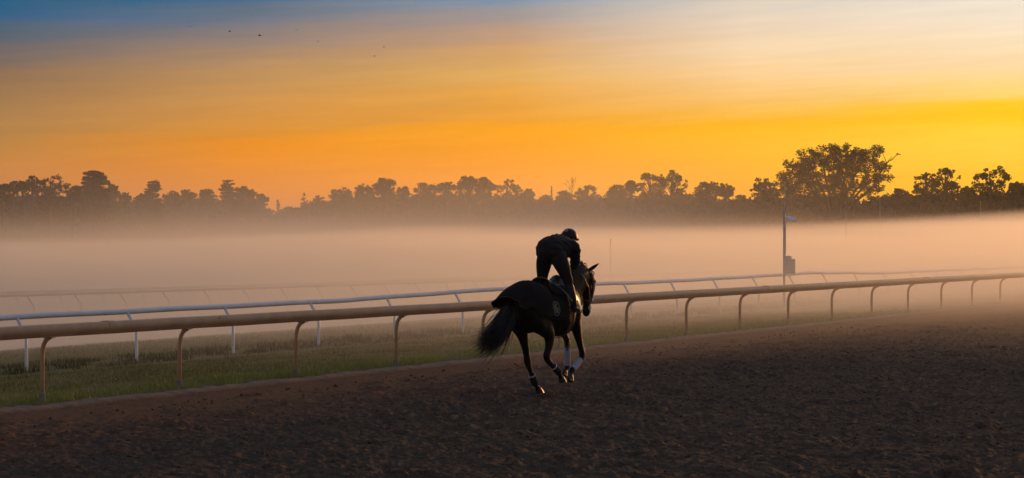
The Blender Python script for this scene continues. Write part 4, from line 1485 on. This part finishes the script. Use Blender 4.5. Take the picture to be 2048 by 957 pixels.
for v_ in jk.data.vertices:                                   # cloth creases
    c_ = v_.co
    v_.co = c_ + v_.normal * (0.007 * math.sin(c_.y * 48 + 5 * math.sin(c_.x * 21) + c_.z * 30) * math.sin(c_.x * 14 + c_.z * 19 + 1.0) + 0.004 * math.sin(c_.z * 75 + c_.x * 40))
for L in (LR, LL):
    bb = MB()
    sub = [(p[0], p[1], p[2], p[3] + .008, p[4] + .008) for p in L[5:]]
    e = L[-1]
    loft(bb, dense(sub, 3), 16, up=(0, 1, 0))
    loft(bb, [(e[0], e[1] - .025, e[2] - .025, .040, .040), (e[0], e[1] + .06, e[2] - .04, .044, .036), (e[0], e[1] + .16, e[2] - .058, .040, .024)], 12)
    bt = grow('boot', bb, 0.009, 2, m_boot, rider)
    mb = MB()
    mb.prism([(-.036, 0), (-.040, -.014), (.040, -.014), (.036, 0)], Vector((e[0], e[1] - .05, e[2] - .058)), Vector((e[0], e[1] + .18, e[2] - .078)), (1, 0, 0))
    mb.build('sole', m_sole, bt)
# helmet with peak, rim band and a highlight painted on as a grey patch
hb2 = MB()
seg, lat = 28, 12
hc = Vector((0, .650, 2.172)); ht = Matrix.Rotation(R(-14), 3, 'X')
vs = []
for i in range(lat + 1):
    ph = (math.pi / 2) * (i / lat) * 1.12
    for j in range(seg):
        th = 2 * math.pi * j / seg
        p = Vector((math.cos(th) * .112 * math.sin(ph + .001), math.sin(th) * .132 * math.sin(ph + .001), .118 * math.cos(ph)))
        vs.append(hc + ht @ p)
fs = [(i * seg + j, i * seg + (j + 1) % seg, (i + 1) * seg + (j + 1) % seg, (i + 1) * seg + j) for i in range(lat) for j in range(seg)]
hb2.add(vs, fs)
hm = hb2.build('helmet', m_helm, rider, smooth=True)
so = hm.modifiers.new('thick', 'SOLIDIFY'); so.thickness = 0.012
mb = MB()
for side in (0,):
    vs = []
    for i in range(9):
        ph = math.pi / 2 * (0.12 + .62 * i / 8)
        for j in range(7):
            th = R(-118 + 44 * j / 6)
            p = Vector((math.cos(th) * .1135 * math.sin(ph), math.sin(th) * .1335 * math.sin(ph), .1195 * math.cos(ph)))
            vs.append(hc + ht @ (p * 1.012))
    mb.add(vs, [(i * 7 + j, i * 7 + j + 1, (i + 1) * 7 + j + 1, (i + 1) * 7 + j) for i in range(8) for j in range(6)])
mb.build('helmet_highlight', m_helm2, hm, smooth=True)
mb = MB()
mb.tube([hc + ht @ Vector((math.cos(t_) * .112, math.sin(t_) * .132, -.012)) for t_ in np.linspace(0, 2 * math.pi, 33)], 0.008, 6, cap=False)
mb.build('helmet_rim', m_helm, hm)
mb = MB()
vs = []
for j in range(11):
    th = R(35 + 11 * j)
    vs.append(hc + ht @ Vector((math.cos(th) * .110, math.sin(th) * .130, .004)))
    vs.append(hc + ht @ Vector((math.cos(th) * .125, math.sin(th) * .130 + .055 * math.sin(th), -.008)))
mb.add(vs, [(2 * j, 2 * j + 1, 2 * j + 3, 2 * j + 2) for j in range(10)])
pk = mb.build('peak', m_helm, hm, smooth=True)
so = pk.modifiers.new('thick', 'SOLIDIFY'); so.thickness = 0.006
mb = MB(); mb.tube([(-.088, .665, 2.12), (-.06, .72, 2.03), (0, .737, 1.982), (.06, .72, 2.03), (.088, .665, 2.12)], 0.006, 6); mb.build('chin_strap', m_strap, hm)
# ------------------------------------------------------------------ mist and haze
def volume_material(name, density, color, g, hetero=None, rate=1.0):
    m = bpy.data.materials.new(name)
    m.use_nodes = True
    m.node_tree.nodes.clear()
    t = NT(m.node_tree)
    o = t.new('ShaderNodeOutputMaterial')
    v = t.new('ShaderNodeVolumePrincipled')
    v.inputs['Color'].default_value = color
    v.inputs['Density'].default_value = density
    v.inputs['Anisotropy'].default_value = g
    t.l.new(v.outputs[0], o.inputs['Volume'])
    if hetero:
        t.l.new(hetero(t), v.inputs['Density'])
        m.cycles.volume_step_rate = rate
    return m


def fog_density(t):
    g = t.new('ShaderNodeNewGeometry')
    p = g.outputs['Position']
    x, y, z = t.sep(p)
    s, u, _ = su_to_mat(t, p)
    wob = t.math('SUBTRACT', t.noise(t.comb(t.math('MULTIPLY', x, 0.6), t.math('MULTIPLY', y, 0.25), 0.0), 0.05, 2.0, 0.5, dims='2D'), 0.5)
    yy = t.math('ADD', y, t.math('MULTIPLY', wob, 24.0))
    # main bank: starts well out over the infield; its top rises to the right and has a soft edge
    start = t.math('MULTIPLY', t.smooth(yy, 60.0, 125.0), t.smooth(yy, 260.0, 150.0))
    top = t.math('ADD', t.math('ADD', t.math('MULTIPLY', x, 0.027), 1.52), t.math('MULTIPLY', wob, 1.9))
    rel = t.math('SUBTRACT', t.math('ADD', top, t.smooth(y, 45.0, 95.0, -0.9, 0.0)), z)
    dens = t.math('MULTIPLY', t.math('MULTIPLY', t.smooth(rel, -1.1, 1.0), start), 0.055)
    wisp = t.noise(t.comb(t.math('MULTIPLY', x, 0.045), t.math('MULTIPLY', y, 0.03), t.math('MULTIPLY', z, 0.9)), 1.0, 2.0, 0.6)
    dens = t.math('MULTIPLY', dens, t.smooth(wisp, 0.36, 0.62, 0.35, 1.5))
    # ground mist creeping over the turf and on to the far dirt, thicker along the track to the right
    zg = t.smooth(u, 8.0, 22.0, 0.0, -1.0)
    hgt = t.math('MAXIMUM', t.math('SUBTRACT', z, zg), 0.0)
    fall = t.math('POWER', 2.718, t.math('MULTIPLY', hgt, -3.0))
    uw = t.math('ADD', u, t.math('MULTIPLY', wob, 5.0))
    side = t.math('MAXIMUM', t.smooth(uw, -5.5, -1.2), t.smooth(yy, 55.0, 85.0))
    along = t.smooth(t.math('ADD', s, t.math('MULTIPLY', u, 2.2)), 17.0, 62.0, 0.014, 0.22)
    low = t.math('MULTIPLY', t.math('MULTIPLY', side, along), fall)
    # thin air-borne damp between the rails, and a veil that hangs on the trees
    air = t.math('MULTIPLY', t.math('MULTIPLY', t.math('MULTIPLY', t.smooth(yy, 28.0, 60.0), t.smooth(yy, 140.0, 85.0)), t.smooth(z, 3.1, 0.2)), t.smooth(s, -5.0, 35.0, 0.009, 0.024))
    veil = t.math('MULTIPLY', t.math('POWER', 2.718, t.math('MULTIPLY', z, -0.27)), t.math('MULTIPLY', t.smooth(y, 60.0, 200.0), t.smooth(x, 5.0, 48.0, 0.0085, 0.0006)))
    return t.math('ADD', t.math('ADD', dens, low), t.math('ADD', air, veil))


m_fog = volume_material('ground_mist_air', 0.05, (0.98, 0.965, 0.90, 1), 0.55, fog_density, 0.22)
b = MB()
b.box((0, 245, 5.5), (480, 424, 16.0))
b.build('ground_mist', m_fog, smooth=False, label='bank of pale mist lying over the infield behind the rails', kind='stuff')

m_haze = volume_material('haze_air', 0.00007, (0.96, 0.96, 0.97, 1), 0.65)
b = MB()
b.box((0, 130, 12.0), (1700, 1500, 32.0))
b.build('haze', m_haze, smooth=False, label='thin morning haze filling the air', kind='stuff')
